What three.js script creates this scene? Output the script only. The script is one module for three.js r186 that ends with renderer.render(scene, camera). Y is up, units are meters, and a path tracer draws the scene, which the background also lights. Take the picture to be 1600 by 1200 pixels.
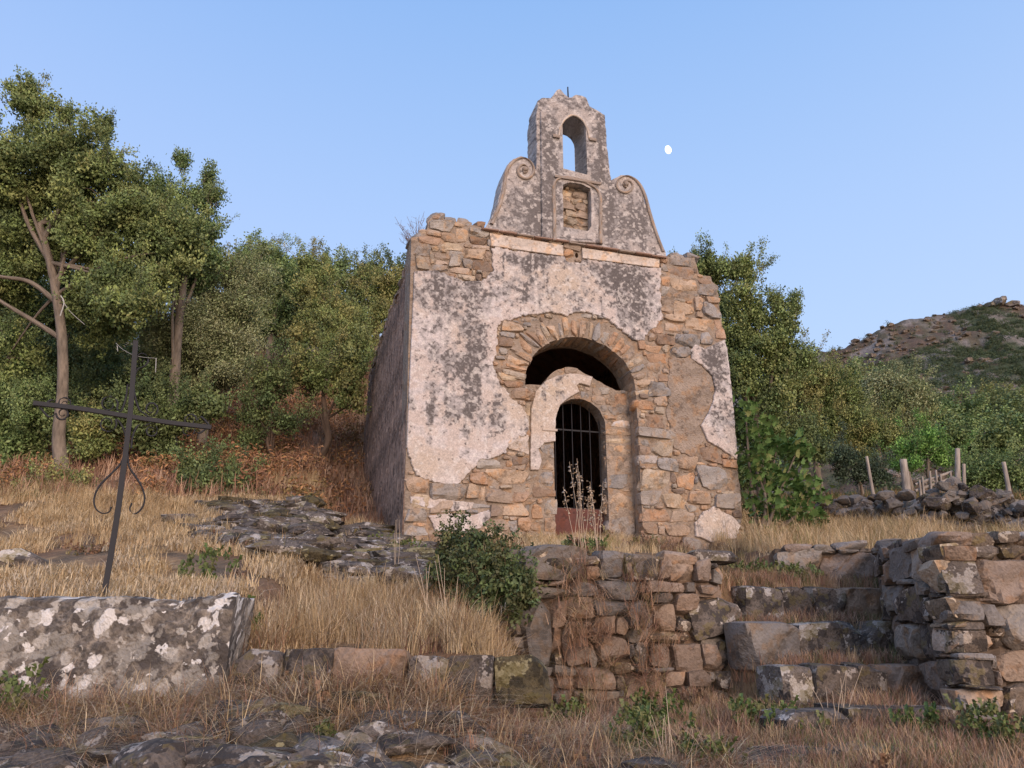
import * as THREE from 'three';
import { mergeGeometries, mergeVertices, toCreasedNormals } from 'three/addons/utils/BufferGeometryUtils.js';
import { RoundedBoxGeometry } from 'three/addons/geometries/RoundedBoxGeometry.js';

// ---------------------------------------------------------------- camera, sky, sun, exposure
const EYE = new THREE.Vector3(0, 1.6, 0), PITCH = 18 * Math.PI / 180, F = 1200;
const scene = new THREE.Scene();
const camera = new THREE.PerspectiveCamera(2 * Math.atan(600 / F) * 180 / Math.PI, 4 / 3, 0.1, 6000);
camera.position.copy(EYE); camera.rotation.set(PITCH, 0, 0); scene.add(camera);

const SUN_DIR = new THREE.Vector3(0.42, 0.3, 0.86).normalize();       // afterglow behind the viewer's right shoulder
{
  const W = 512, H = 256, data = new Float32Array(W * H * 4);
  const mix = (a, b, t) => a.map((x, i) => x + (b[i] - x) * t);
  const stops = [[0, [0.55, 0.70, 0.93]], [0.25, [0.47, 0.63, 0.91]], [0.5, [0.375, 0.545, 0.865]], [0.8, [0.245, 0.43, 0.785]], [1.57, [0.19, 0.34, 0.68]]];
  const glowAz = Math.atan2(SUN_DIR.z, SUN_DIR.x);
  for (let j = 0; j < H; j++) for (let i = 0; i < W; i++) {
    const el = ((j + 0.5) / H - 0.5) * Math.PI, az = ((i + 0.5) / W - 0.5) * 2 * Math.PI;
    const e = Math.max(0, el); let k = 0; while (k < stops.length - 2 && e > stops[k + 1][0]) k++;
    let c = mix(stops[k][1], stops[k + 1][1], Math.min(1, (e - stops[k][0]) / (stops[k + 1][0] - stops[k][0])));
    const x = Math.cos(az) * Math.cos(el), lav = Math.max(0, -x) * Math.exp(-e * 1.2);
    c = [c[0] * (1 + 0.10 * lav), c[1] * (1 - 0.03 * lav), c[2] * (1 + 0.02 * lav)];
    const da = Math.cos(az - glowAz), g = Math.pow(0.5 + 0.5 * da, 2.2) * Math.exp(-e * 2.4);   // sunset colours round the sun's side of the sky
    c = mix(c, [1.05, 0.74, 0.52], 0.85 * g);
    data.set([c[0], c[1], c[2], 1], (j * W + i) * 4);
  }
  const sky = new THREE.DataTexture(data, W, H, THREE.RGBAFormat, THREE.FloatType);
  sky.mapping = THREE.EquirectangularReflectionMapping; sky.magFilter = sky.minFilter = THREE.LinearFilter; sky.needsUpdate = true;
  scene.background = sky; scene.environment = sky; scene.backgroundIntensity = 1; scene.environmentIntensity = 1;
}
const sun = new THREE.DirectionalLight(new THREE.Color().setRGB(1, 0.74, 0.59), 2.5);
sun.position.copy(SUN_DIR).multiplyScalar(40).add(new THREE.Vector3(0, 3, -12)); sun.target.position.set(0, 3, -12);
sun.castShadow = true; sun.shadow.radius = 80; sun.shadow.mapSize.set(4096, 4096);
Object.assign(sun.shadow.camera, { left: -30, right: 30, top: 30, bottom: -20, near: 1, far: 120 });
scene.add(sun, sun.target);
const renderer = new THREE.WebGLRenderer({ antialias: true });
renderer.toneMapping = THREE.LinearToneMapping; renderer.toneMappingExposure = 1.16;
renderer.shadowMap.enabled = true;

// ---------------------------------------------------------------- helpers
let seed = 1234567;
const rnd = () => { seed = (seed + 0x6D2B79F5) | 0; let t = Math.imul(seed ^ (seed >>> 15), 1 | seed); t = (t + Math.imul(t ^ (t >>> 7), 61 | t)) ^ t; return ((t ^ (t >>> 14)) >>> 0) / 4294967296; };
const rr = (a, b) => a + (b - a) * rnd(), pick = a => a[Math.floor(rnd() * a.length)];
const gauss = () => (rnd() + rnd() + rnd() + rnd() - 2) * 0.87;
const V3 = (x, y, z) => new THREE.Vector3(x, y, z);
const ss = (a, b, x) => { const t = Math.min(1, Math.max(0, (x - a) / (b - a))); return t * t * (3 - 2 * t); };
const lerp = (a, b, t) => a + (b - a) * t;
const PERM = new Uint8Array(512); { const p = [...Array(256).keys()]; for (let i = 255; i > 0; i--) { const j = Math.floor(rnd() * (i + 1)); [p[i], p[j]] = [p[j], p[i]]; } for (let i = 0; i < 512; i++) PERM[i] = p[i & 255]; }
function vnoise(x, y, z = 0, per = 256) {
  const xi = Math.floor(x), yi = Math.floor(y), zi = Math.floor(z); let fx = x - xi, fy = y - yi, fz = z - zi;
  fx = fx * fx * (3 - 2 * fx); fy = fy * fy * (3 - 2 * fy); fz = fz * fz * (3 - 2 * fz);
  const m = a => ((a % per) + per) % per, x0 = m(xi), x1 = m(xi + 1), y0 = m(yi), y1 = m(yi + 1), z0 = zi & 255, z1 = (zi + 1) & 255;
  const h = (a, b, c) => PERM[PERM[PERM[a & 255] + (b & 255)] + c] / 255;
  const q = c => lerp(lerp(h(x0, y0, c), h(x1, y0, c), fx), lerp(h(x0, y1, c), h(x1, y1, c), fx), fy);
  return fz ? lerp(q(z0), q(z1), fz) : q(z0);
}
function fbm(x, y, z = 0, oct = 4, per = 256) { let s = 0, a = 0.5, n = 0, f = 1; for (let i = 0; i < oct; i++) { s += a * vnoise(x * f, y * f, z ? z * f : i * 7, per * f); n += a; a *= 0.5; f *= 2; } return s / n; }

function numbered() { const taken = {}; return n => { const k = taken[n] = (taken[n] ?? -1) + 1; return k ? n + '_' + String(k).padStart(3, '0') : n; }; }
const topName = numbered();
function shadows(o) { o.castShadow = o.receiveShadow = true; return o; }
function mesh(name, geo, mat, parent) { const m = shadows(new THREE.Mesh(geo, mat)); m.name = name; parent.add(m); return m; }
function thing(name, label, category, pos = [0, 0, 0], yaw = 0, group) {
  const g = new THREE.Group(); g.name = topName(name); g.position.set(...pos); g.rotation.y = yaw;
  g.userData = { label, category, kind: 'thing' }; if (group) g.userData.group = group; scene.add(g); return g;
}
function structure(name, geo, mat) { const m = mesh(topName(name), geo, mat, scene); m.userData.kind = 'structure'; return m; }
function stuffTop(name, label, category, im) { im.name = topName(name); im.userData = { kind: 'stuff', label, category }; shadows(im); scene.add(im); return im; }

// a sight line of the surveyed view: the point at ground distance D, and the point on a vertical plane
function dir(px, py) { const x = (px - 800) / F, y = (600 - py) / F, c = Math.cos(PITCH), s = Math.sin(PITCH); return V3(x, y * c + s, -(c - y * s)); }
function at(px, py, D) { const d = dir(px, py); return d.multiplyScalar(D / -d.z).add(EYE); }
class Frame {           // a vertical working plane: origin at the foot, yaw turns local x away from the viewer
  constructor(o, yaw) { this.o = o; this.yaw = yaw; this.eu = V3(Math.cos(yaw), 0, -Math.sin(yaw)); this.ew = V3(Math.sin(yaw), 0, Math.cos(yaw)); }
  uv(px, py, w = 0) { const d = dir(px, py), r = EYE.clone().sub(this.o), t = (w - r.dot(this.ew)) / d.dot(this.ew); const p = r.addScaledVector(d, t); return [p.dot(this.eu), p.y]; }
  local(X, Z) { const r = V3(X - this.o.x, 0, Z - this.o.z); return [r.dot(this.eu), r.dot(this.ew)]; }
  world(u, v, w) { return this.o.clone().addScaledVector(this.eu, u).addScaledVector(this.ew, w).setY(this.o.y + v); }
}
const BASE_Y = 2.98, YAW = 16 * Math.PI / 180;
const CH = new Frame((() => { const p = at(632, 830, 11); p.y = BASE_Y; return p; })(), YAW);

// ---------------------------------------------------------------- textures
const toS = x => { x = Math.min(1, Math.max(0, x)); return 255 * (x <= 0.0031308 ? 12.92 * x : 1.055 * Math.pow(x, 1 / 2.4) - 0.055); };
function tex(w, h, fn, color = true, wrap = true) {
  const d = new Uint8Array(w * h * 4);
  for (let j = 0; j < h; j++) for (let i = 0; i < w; i++) {
    const c = fn((i + 0.5) / w, (j + 0.5) / h), o = (j * w + i) * 4;
    if (color) { d[o] = toS(c[0]); d[o + 1] = toS(c[1]); d[o + 2] = toS(c[2]); } else d[o] = d[o + 1] = d[o + 2] = Math.min(255, Math.max(0, c * 255));
    d[o + 3] = 255;
  }
  const t = new THREE.DataTexture(d, w, h); t.magFilter = THREE.LinearFilter; t.minFilter = THREE.LinearMipmapLinearFilter; t.generateMipmaps = true;
  t.wrapS = t.wrapT = wrap ? THREE.RepeatWrapping : THREE.ClampToEdgeWrapping; if (color) t.colorSpace = THREE.SRGBColorSpace; t.needsUpdate = true; return t;
}
const mixc = (a, b, t) => [lerp(a[0], b[0], t), lerp(a[1], b[1], t), lerp(a[2], b[2], t)];
const std = (o) => new THREE.MeshStandardMaterial({ roughness: 0.95, side: THREE.DoubleSide, ...o });
const lin = (r, g, b) => new THREE.Color().setRGB(r, g, b);

// mottled stone grain (1 tile = 1 unit of uv)
const stoneMap = tex(512, 512, (u, v) => {
  const a = fbm(u * 6, v * 6, 0, 5, 6), b = fbm(u * 40 + 3, v * 40, 0, 3, 40), c = fbm(u * 9 + 50, v * 9 + 20, 0, 4, 9);
  let k = 0.52 + 0.5 * a + 0.35 * (b - 0.5); let col = [k, k, k];
  col = mixc(col, [k * 1.06, k * 0.9, k * 0.74], ss(0.5, 0.72, c));
  const dk = ss(0.6, 0.75, fbm(u * 14 + 9, v * 14 + 77, 0, 4, 14)); return mixc(col, [0.26, 0.24, 0.22], 0.55 * dk);
});
const stoneBump = tex(512, 512, (u, v) => 0.6 * fbm(u * 8, v * 8, 0, 5, 8) + 0.4 * fbm(u * 45, v * 45, 0, 3, 45), false);
// lichened rock: grey ground, pale crusts with crisp outlines, black crusts
function lichenField(u, v, s, per) {
  const a = fbm(u * s + 11, v * s + 5, 0, 5, per), b = fbm(u * s * 1.4 + 71, v * s * 1.4 + 15, 0, 5, per * 1.4 | 0), g = fbm(u * s * 8, v * s * 8, 0, 3, per * 8);
  return [a + 0.16 * (g - 0.5), b + 0.2 * (g - 0.5), g];
}
const lichenMap = tex(512, 512, (u, v) => {
  const [a, b, g] = lichenField(u, v, 7, 7), k = 0.62 + 0.6 * (g - 0.5) + 0.5 * (fbm(u * 4, v * 4, 0, 3, 4) - 0.5);
  let c = [0.30 * k, 0.265 * k, 0.23 * k];
  c = mixc(c, [0.075, 0.068, 0.062], ss(0.53, 0.60, b)); c = mixc(c, [0.50 + 0.2 * (g - 0.5), 0.48 + 0.2 * (g - 0.5), 0.44 + 0.2 * (g - 0.5)], ss(0.575, 0.625, a));
  return mixc(c, [0.22, 0.19, 0.09], 0.6 * ss(0.58, 0.66, fbm(u * 10 + 31, v * 10 + 61, 0, 4, 10)));
});
const earthMap = tex(512, 512, (u, v) => {
  const a = fbm(u * 8, v * 8, 0, 5, 8), b = fbm(u * 60, v * 24, 0, 3, 12), c = fbm(u * 24 + 7, v * 70 + 3, 0, 3, 6);
  const k = 0.45 + 0.6 * a + 0.5 * (b - 0.5) + 0.4 * (c - 0.5); return [k, k * 0.95, k * 0.88];
});
const barkMap = tex(256, 256, (u, v) => { const a = fbm(u * 16, v * 5, 0, 5, 5), k = 0.35 + 0.8 * a; return [k, k * 0.93, k * 0.85]; });

// facade render: cream lime wash, ochre where worn, grey and black crusts where the photograph shows them
const PW = 6.0, PH = 8.6, PU0 = -0.3, PV0 = -0.3;
const blob = (px, py, rx, ry, k, w = 0) => { const c = CH.uv(px, py, w), e = CH.uv(px + rx, py + ry, w); return [c[0], c[1], Math.abs(e[0] - c[0]), Math.abs(e[1] - c[1]), k]; };
const greySpots = [[690, 455, 55, 45, .75], [740, 540, 22, 80, .85], [700, 575, 55, 40, .5], [800, 450, 70, 40, .45], [970, 435, 45, 30, 1.1], [1000, 480, 30, 40, .8], [840, 405, 70, 20, .7], [930, 470, 50, 25, .4],
  [1115, 565, 28, 40, 1], [1125, 640, 25, 60, .55], [700, 640, 50, 30, .35], [760, 650, 50, 30, .3], [845, 330, 28, 55, 1.1], [950, 335, 16, 50, 1.1], [990, 350, 25, 40, .8], [800, 330, 30, 40, .5], [1005, 340, 30, 50, .35],
  [862, 225, 14, 40, .9], [940, 225, 14, 50, .8], [900, 165, 40, 20, .55], [905, 375, 60, 10, .7], [860, 280, 20, 20, .6], [845, 200, 20, 60, .4], [665, 395, 30, 30, .8]].map(a => blob(...a));
const ochreSpots = [[885, 440, 45, 45, 1], [650, 720, 40, 50, .6], [800, 620, 35, 60, .7], [850, 640, 40, 70, .8], [900, 600, 60, 30, .6], [690, 740, 50, 30, .5], [1120, 820, 50, 40, .9], [720, 515, 20, 40, .6]].map(a => blob(...a));
const field = (list, u, v) => { let s = 0; for (const [x, y, rx, ry, k] of list) { const d = ((u - x) / rx) ** 2 + ((v - y) / ry) ** 2; if (d < 6) s += k * Math.exp(-d); } return s; };
const corniceV = CH.uv(900, 379)[1];
const plasterMap = tex(960, 1376, (s, t) => {
  const u = s * PW + PU0, v = t * PH + PV0;
  const big = fbm(u * 1.1, v * 1.1, 0, 4), mid = fbm(u * 6 + 9, v * 6, 0, 4), hi = fbm(u * 34, v * 34 + 4, 0, 4), hi2 = fbm(u * 15 + 8, v * 15 + 60, 0, 5), sp = vnoise(u * 80, v * 80), wx = 0.3 * (mid - 0.5), wy = 0.35 * (big - 0.5);
  const upper = v > corniceV + 0.2 * (big - 0.5) ? 1 : 0;
  const run = ss(.5, .7, fbm(u * 9 + 2, v * .9 + 30, 0, 4)) * (0.25 + 0.75 * ss(.35, .6, big));
  const grey = field(greySpots, u + wx, v + wy) * 1.15 + upper * 0.2 + 0.04 + 0.5 * run, och = field(ochreSpots, u + wx, v + wy);
  let c = mixc([0.64, 0.555, 0.50], [0.69, 0.635, 0.61], ss(0.40, 0.62, mid));
  c = mixc(c, [0.60, 0.49, 0.37], Math.min(0.85, och * 0.75 + 0.3 * ss(0.55, 0.7, big)));
  c = mixc(c, [0.43, 0.395, 0.36], upper * 0.6);
  c = mixc(c, [0.36, 0.335, 0.32], 0.9 * ss(0.26, 0.72, grey * 0.62 + 0.7 * (mid - 0.35) + 0.7 * (hi2 - 0.45)));
  c = mixc(c, [0.115, 0.10, 0.093], (0.88 - 0.14 * upper) * ss(0.43, 0.80, grey * 0.5 + 1.15 * (hi - 0.38) + 0.9 * (hi2 - 0.45)));
  c = mixc(c, [0.78, 0.73, 0.67], 0.55 * ss(0.60, 0.68, fbm(u * 17 + 40, v * 17, 0, 4)));
  const k = 0.9 + 0.35 * (hi - 0.5) + 0.35 * (sp - 0.5); return [c[0] * k, c[1] * k, c[2] * k];
}, true, false);
const plasterBump = tex(512, 512, (u, v) => 0.55 * fbm(u * 10, v * 10, 0, 5, 10) + 0.45 * fbm(u * 60, v * 60, 0, 2, 60), false);
plasterMap.repeat.set(1 / PW, 1 / PH); plasterMap.offset.set(-PU0 / PW, -PV0 / PH);
// side wall: coarse harling, weathered to purple brown in vertical runs
const sideMap = tex(512, 512, (u, v) => {
  const a = fbm(u * 40, v * 7, 0, 5, 4), b = fbm(u * 60 + 3, v * 60, 0, 3, 20), c = fbm(u * 5, v * 3 + 9, 0, 4, 1);
  const k = 0.55 + 1.1 * (a - 0.5) + 0.5 * (b - 0.5); return mixc([0.62 * k, 0.42 * k, 0.31 * k], [0.76 * k, 0.55 * k, 0.41 * k], ss(0.4, 0.65, c));
});
const sideBump = tex(512, 512, (u, v) => 0.6 * fbm(u * 48, v * 9, 0, 5, 4) + 0.4 * fbm(u * 50, v * 50, 0, 3, 25), false);

// ---------------------------------------------------------------- materials
const M = {};
const withStone = (c, bump = 0.022, extra = {}) => std({ color: lin(...c), map: stoneMap, bumpMap: stoneBump, bumpScale: bump, ...extra });
const variants = (c, map = stoneMap) => [[.8, .8, .8], [1, 1, 1], [1.14, 1.1, 1.02], [.95, .9, .84]].map(k => std({ color: lin(c[0] * k[0], c[1] * k[1], c[2] * k[2]), map, bumpMap: stoneBump, bumpScale: 0.025 }));
M.stone = { t: variants([.57, .45, .345]), o: variants([.56, .39, .27]), g: variants([.47, .44, .41]), l: variants([.78, .71, .65]), b: variants([.40, .305, .235]), y: variants([.62, .52, .40]), d: variants([.25, .23, .21]),
  p: variants([.85, .80, .76], lichenMap), q: variants([1.0, .88, .74], lichenMap), w: variants([.36, .28, .22]), v: variants([.34, .31, .28]) };
const ST = k => pick(M.stone[k]);
M.mortar = withStone([.44, .355, .275], 0.035);
M.earthCore = withStone([.20, .15, .11], 0.03);
M.plaster = std({ map: plasterMap, bumpMap: plasterBump, bumpScale: 0.008 });
plasterBump.repeat.set(1 / 1.3, 1 / 1.3);
M.frieze = withStone([.80, .70, .60], 0.004);
M.tile = withStone([.46, .31, .24], 0.006);
M.moulding = withStone([.50, .42, .35], 0.008);
M.side = std({ map: sideMap, bumpMap: sideBump, bumpScale: 0.05 });
sideMap.repeat.set(1 / 2.4, 1 / 2.4); sideBump.repeat.set(1 / 2.4, 1 / 2.4);
M.rock = { a: std({ color: lin(.86, .83, .81), map: lichenMap, bumpMap: stoneBump, bumpScale: 0.03 }), b: std({ color: lin(.62, .58, .55), map: lichenMap, bumpMap: stoneBump, bumpScale: 0.03 }), c: std({ color: lin(1.15, 1.1, 1.05), map: lichenMap, bumpMap: stoneBump, bumpScale: 0.03 }), m: std({ color: lin(.5, .46, .28), map: lichenMap, bumpMap: stoneBump, bumpScale: 0.03 }) };
M.iron = std({ color: lin(.022, .023, .027), roughness: 0.7, metalness: 0.1, bumpMap: stoneBump, bumpScale: 0.002 });
M.rust = std({ color: lin(.16, .06, .045), roughness: 0.8, map: stoneMap, bumpMap: stoneBump, bumpScale: 0.003 });
M.bark = std({ color: lin(.29, .255, .21), map: barkMap, bumpMap: barkMap, bumpScale: 0.02 });
M.barkDark = std({ color: lin(.16, .12, .09), map: barkMap, bumpMap: barkMap, bumpScale: 0.02 });
M.post = std({ color: lin(.50, .47, .43), map: barkMap, bumpMap: barkMap, bumpScale: 0.01 });
M.leaf = std({ color: lin(1, 1, 1), roughness: 0.75 });
M.straw = std({ color: lin(1, 1, 1), roughness: 0.9 });
M.cord = std({ color: lin(.5, .5, .47) });

// ---------------------------------------------------------------- terrain
function prof(list, d) { if (d <= list[0][0]) return list[0][1]; for (let i = 1; i < list.length; i++) if (d <= list[i][0]) { const t = (d - list[i - 1][0]) / (list[i][0] - list[i - 1][0]); return lerp(list[i - 1][1], list[i][1], t); } return list[list.length - 1][1]; }
const lowL = [[-60, -6], [0, 0], [3, .42], [4.6, .88], [5.95, 1.2], [7.4, 1.4]], lowR = [[-60, -6], [0, 0], [3, .38], [5, .74], [6.5, .86], [7.6, .95], [9, 1.1]];
const upA = [[6, 1.76], [8, 2.15], [10, 2.75], [12, 3.45], [14, 4.3], [17, 5.4], [20, 7.6], [26, 11], [40, 17], [80, 26], [220, 40], [6000, 40]];
const upB = [[6, 1.4], [7, 1.58], [8, 1.8], [9, 2.05], [10.2, 2.55], [11.3, 2.92], [13, 3.3], [17, 4.9], [19, 6.5], [21.5, 8.5], [26, 11.6], [40, 16], [80, 22], [220, 36], [6000, 36]];
const upC = [[7.2, 2.24], [9.5, 2.58], [11.7, 2.95], [13, 3.08], [20, 4.9], [26, 6.2], [40, 8.5], [80, 13], [220, 22], [6000, 22]];
const upR = [[6.5, 2.25], [7.5, 2.36], [9.6, 2.52], [12, 2.95], [14, 3.3], [16, 3.72], [20, 4.7], [30, 6.4], [60, 10], [220, 20], [6000, 20]];
const STEP = [[3.55, 2.09], [4.15, 1.72], [4.85, 1.34], [5.55, 1.04], [6.25, 0.86]];     // front edge of each tread in the chapel's frame, its height
const flankX = D => prof([[6.6, 3.62], [7.9, 3.75], [9.4, 4.35], [9.6, 4.4]], D);
function ground(X, Z) {
  const D = -Z, [u, w] = CH.local(X, Z);
  const low = lerp(prof(lowL, D), prof(lowR, D), ss(-.7, .3, X));
  const A = lerp(prof(upA, D), prof(upB, D), ss(-2.4, -2.1, X + (D > 9 ? (D - 9) * 0.25 : 0)));
  const left = lerp(low, A, ss(6.05, 6.3, D) * (1 - ss(-.45, .12, X) * ss(3.2, 3.5, w)));
  const C = prof(upC, D), R = prof(upR, D);
  let h = lerp(left, C, ss(-.7, .05, X) * ss(3.52, 3.3, w));
  if (X > 0) {
    let st = low; for (let i = STEP.length - 1; i >= 0; i--) st = lerp(st, Math.max(st, STEP[i][1] - .06), ss(STEP[i][0] - .12, STEP[i][0] - .3, w));
    const landing = 2.1 + 0.05 * (3.5 - w);
    st = lerp(st, landing, ss(3.5, 3.2, w));
    const sx = ss(2.74, 2.86, u);
    h = lerp(h, lerp(st, C, ss(2.3, .9, w) * ss(4.2, 3.0, u)), sx);
    const behind = D > 9.45 ? ss(9.72, 9.9, D) * ss(2.9, 3.2, X) : (D > 6.5 ? ss(0.16, 0.34, X - flankX(D)) * ss(6.75, 6.95, D - 0.19 * (X - 3.62)) : 0);
    h = lerp(h, R, behind);
    if (D > 11) h = lerp(h, R, ss(2.5, 4, X) * ss(11, 12.5, D));
  }
  const far = ss(14, 40, D);
  h += (fbm(X * .9 + 40, Z * .9 + 9, 0, 4) - 0.5) * lerp(0.14, 1.4, far) + (fbm(X * 5, Z * 5, 0, 3) - 0.5) * 0.06;
  return h;
}
{
  const axis = (lo, hi, step, reach, g) => { const a = []; for (let x = lo; x <= hi + 1e-6; x += step) a.push(x); let s = step, x = hi; while (x < reach) { s *= g; x += s; a.push(x); } s = step; x = lo; while (x > -reach) { s *= g; x -= s; a.unshift(x); } return a; };
  const xs = axis(-7.2, 7.2, 0.11, 3000, 1.13), ds = axis(3, 15, 0.1, 3000, 1.13);
  const pos = [], uv = [], col = [], idx = [], n = xs.length;
  for (const D of ds) for (const X of xs) {
    pos.push(X, ground(X, -D), -D); uv.push(X, D);
    const a = fbm(X * .8, D * .8, 0, 4), b = fbm(X * 2.6 + 30, D * 2.6, 0, 4);
    let c = mixc([.27, .17, .105], [.40, .28, .16], ss(.38, .62, a)); c = mixc(c, [.20, .15, .10], ss(.52, .68, b)); c = mixc(c, [.45, .34, .23], .6 * ss(.55, .7, fbm(X * 1.3 + 17, D * 1.3 + 3, 0, 3))); c = mixc(c, [.42, .27, .17], .8 * ss(12, 14, D) * ss(-1.5, -3, X) * ss(.3, .5, b)); c = mixc(c, [.10, .115, .045], .8 * ss(24, 40, D));
    col.push(...c);
  }
  for (let j = 0; j < ds.length - 1; j++) for (let i = 0; i < n - 1; i++) { const a = j * n + i; idx.push(a, a + 1, a + n, a + 1, a + n + 1, a + n); }
  const g = new THREE.BufferGeometry(); g.setAttribute('position', new THREE.Float32BufferAttribute(pos, 3)); g.setAttribute('uv', new THREE.Float32BufferAttribute(uv, 2)); g.setAttribute('color', new THREE.Float32BufferAttribute(col, 3)); g.setIndex(idx); g.computeVertexNormals();
  structure('ground', g, std({ vertexColors: true, map: earthMap, bumpMap: earthMap, bumpScale: 0.03 }));
}

// ---------------------------------------------------------------- stones
function stoneGeo(k) {              // a hand-dressed block filling a unit box, front towards +z, 50 triangles
  const N = 10, n = 4.5 + 4 * rnd(), out = [], pos = [], idx = [], uv = [], ou = rnd() * 5, ov = rnd() * 5;
  for (let i = 0; i < N; i++) { const t = (i + 0.35 * (rnd() - .5)) / N * Math.PI * 2 + 0.3, c = Math.cos(t), s = Math.sin(t), r = Math.pow(Math.abs(c) ** n + Math.abs(s) ** n, -1 / n) * (1 - 0.14 * rnd()); out.push([.5 * r * c, .5 * r * s]); }
  const ring = (sc, z, jz) => out.forEach(([x, y]) => { const q = sc * (1 - .05 * rnd()); pos.push(x * q, y * q, z + jz * (rnd() - .5)); });
  ring(.92, -.5, 0); ring(1, .26, .14); ring(.82, .44, .13); pos.push(rr(-.2, .2), rr(-.2, .2), .5);
  for (let r = 0; r < 2; r++) for (let i = 0; i < N; i++) { const a = r * N + i, b = r * N + (i + 1) % N; idx.push(a, b, a + N, b, b + N, a + N); }
  for (let i = 0; i < N; i++) idx.push(2 * N + i, 2 * N + (i + 1) % N, 3 * N);
  for (let i = 0; i < pos.length; i += 3) uv.push(ou + pos[i] * .42 + pos[i + 2] * .2, ov + pos[i + 1] * .3 + pos[i + 2] * .2);
  const g = new THREE.BufferGeometry(); g.setAttribute('position', new THREE.Float32BufferAttribute(pos, 3)); g.setAttribute('uv', new THREE.Float32BufferAttribute(uv, 2)); g.setIndex(idx);
  return toCreasedNormals(g, 0.42);
}
const STONES = Array.from({ length: 26 }, (_, k) => stoneGeo(k));
function rockGeo() {                // a natural angular boulder, unit size
  const g0 = new THREE.IcosahedronGeometry(0.5, 7); g0.deleteAttribute('uv'); g0.deleteAttribute('normal'); const g = mergeVertices(g0, 1e-4);
  const p = g.attributes.position, o = rr(0, 90), cuts = Array.from({ length: 14 }, () => [V3(gauss(), gauss() * .9, gauss()).normalize(), rr(.25, .4)]);
  for (let i = 0; i < p.count; i++) {
    const v = V3().fromBufferAttribute(p, i); const n = fbm(v.x * 3 + o, v.y * 3 + o, v.z * 3 + o + 1, 3) - .5; v.multiplyScalar(1 + .5 * n);
    for (const [d, r] of cuts) { const k = v.dot(d); if (k > r) v.addScaledVector(d, (r - k) * .97); }
    v.multiplyScalar(1 + .16 * (fbm(v.x * 9 + o, v.y * 9, v.z * 9 + 1, 4) - .5)); p.setXYZ(i, v.x, v.y, v.z);
  }
  return g;
}
// gives a shape its real size and a grain in metres, so that stones of every size carry the same texture
function sized(g0, sx, sy, sz, k = 1.25) {
  let g = g0.clone().scale(sx, sy, sz); g.computeVertexNormals(); g = g.index ? toCreasedNormals(g, .5) : toCreasedNormals(g, .42);
  const p = g.attributes.position.array, n = p.length / 3, uv = new Float32Array(n * 2), a = rnd() * 8, b = rnd() * 8;
  for (let i = 0; i < n; i += 3) {
    const o = i * 3, ax = p[o + 3] - p[o], ay = p[o + 4] - p[o + 1], az = p[o + 5] - p[o + 2], bx = p[o + 6] - p[o], by = p[o + 7] - p[o + 1], bz = p[o + 8] - p[o + 2];
    const nx = Math.abs(ay * bz - az * by), ny = Math.abs(az * bx - ax * bz), nz = Math.abs(ax * by - ay * bx), m = ny > nx && ny > nz * 1.1 ? 1 : nx > nz ? 0 : 2;
    for (let q = 0; q < 3; q++) { const x = p[o + q * 3], y = p[o + q * 3 + 1], z = p[o + q * 3 + 2]; uv[(i + q) * 2] = a + k * (m == 0 ? z : x); uv[(i + q) * 2 + 1] = b + k * (m == 1 ? z : y); }
  }
  g.setAttribute('uv', new THREE.BufferAttribute(uv, 2)); return g;
}
// a quarried block: rounded box, warped and pitted
function blockGeo(w, h, d, nc = 4, warp = 1) {
  const nx = Math.max(3, Math.min(9, Math.round(w / .06))), ny = Math.max(3, Math.min(7, Math.round(h / .06))), g1 = new THREE.BoxGeometry(2, 2, 2, nx, ny, 3); g1.deleteAttribute('uv'); g1.deleteAttribute('normal');
  const g = mergeVertices(g1, 1e-4), p = g.attributes.position, o = rnd() * 90, n = rr(7, 13), cuts = Array.from({ length: nc }, () => [V3(gauss(), gauss(), gauss() * .6 + .3).normalize(), rr(.92, 1.25)]), tx = rr(-.2, .2) * warp, ty = rr(-.22, .22) * warp, sk = rr(-.22, .22) * warp;
  for (let i = 0; i < p.count; i++) {
    let x = p.getX(i), y = p.getY(i), z = p.getZ(i); const k = Math.pow(Math.abs(x) ** n + Math.abs(y) ** n + Math.abs(z) ** n, -1 / n) ; x *= k; y *= k; z *= k; for (const [d, q] of cuts) { const e = x * d.x + y * d.y + z * d.z - q; if (e > 0) { x -= d.x * e; y -= d.y * e; z -= d.z * e; } }
    const X = x * (1 + tx * y) + sk * y * h / w, Y = y * (1 + ty * x), a = .24 * warp * (fbm(x * 1.6 + o, y * 1.6 + o, z * 1.6 + o + 1, 3) - .5), b = .14 * (fbm(x * w * 9 + o, y * h * 9, z * 2 + o + 1, 3) - .5);
    p.setXYZ(i, X * w / 2 * (1 + a) , Y * h / 2 * (1 + a), z * d / 2 + (z > 0 ? Math.min(w, h) * (a + b) * 1.2 : 0));
  }
  return g;
}
const ROCKS = Array.from({ length: 9 }, () => rockGeo());

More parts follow.
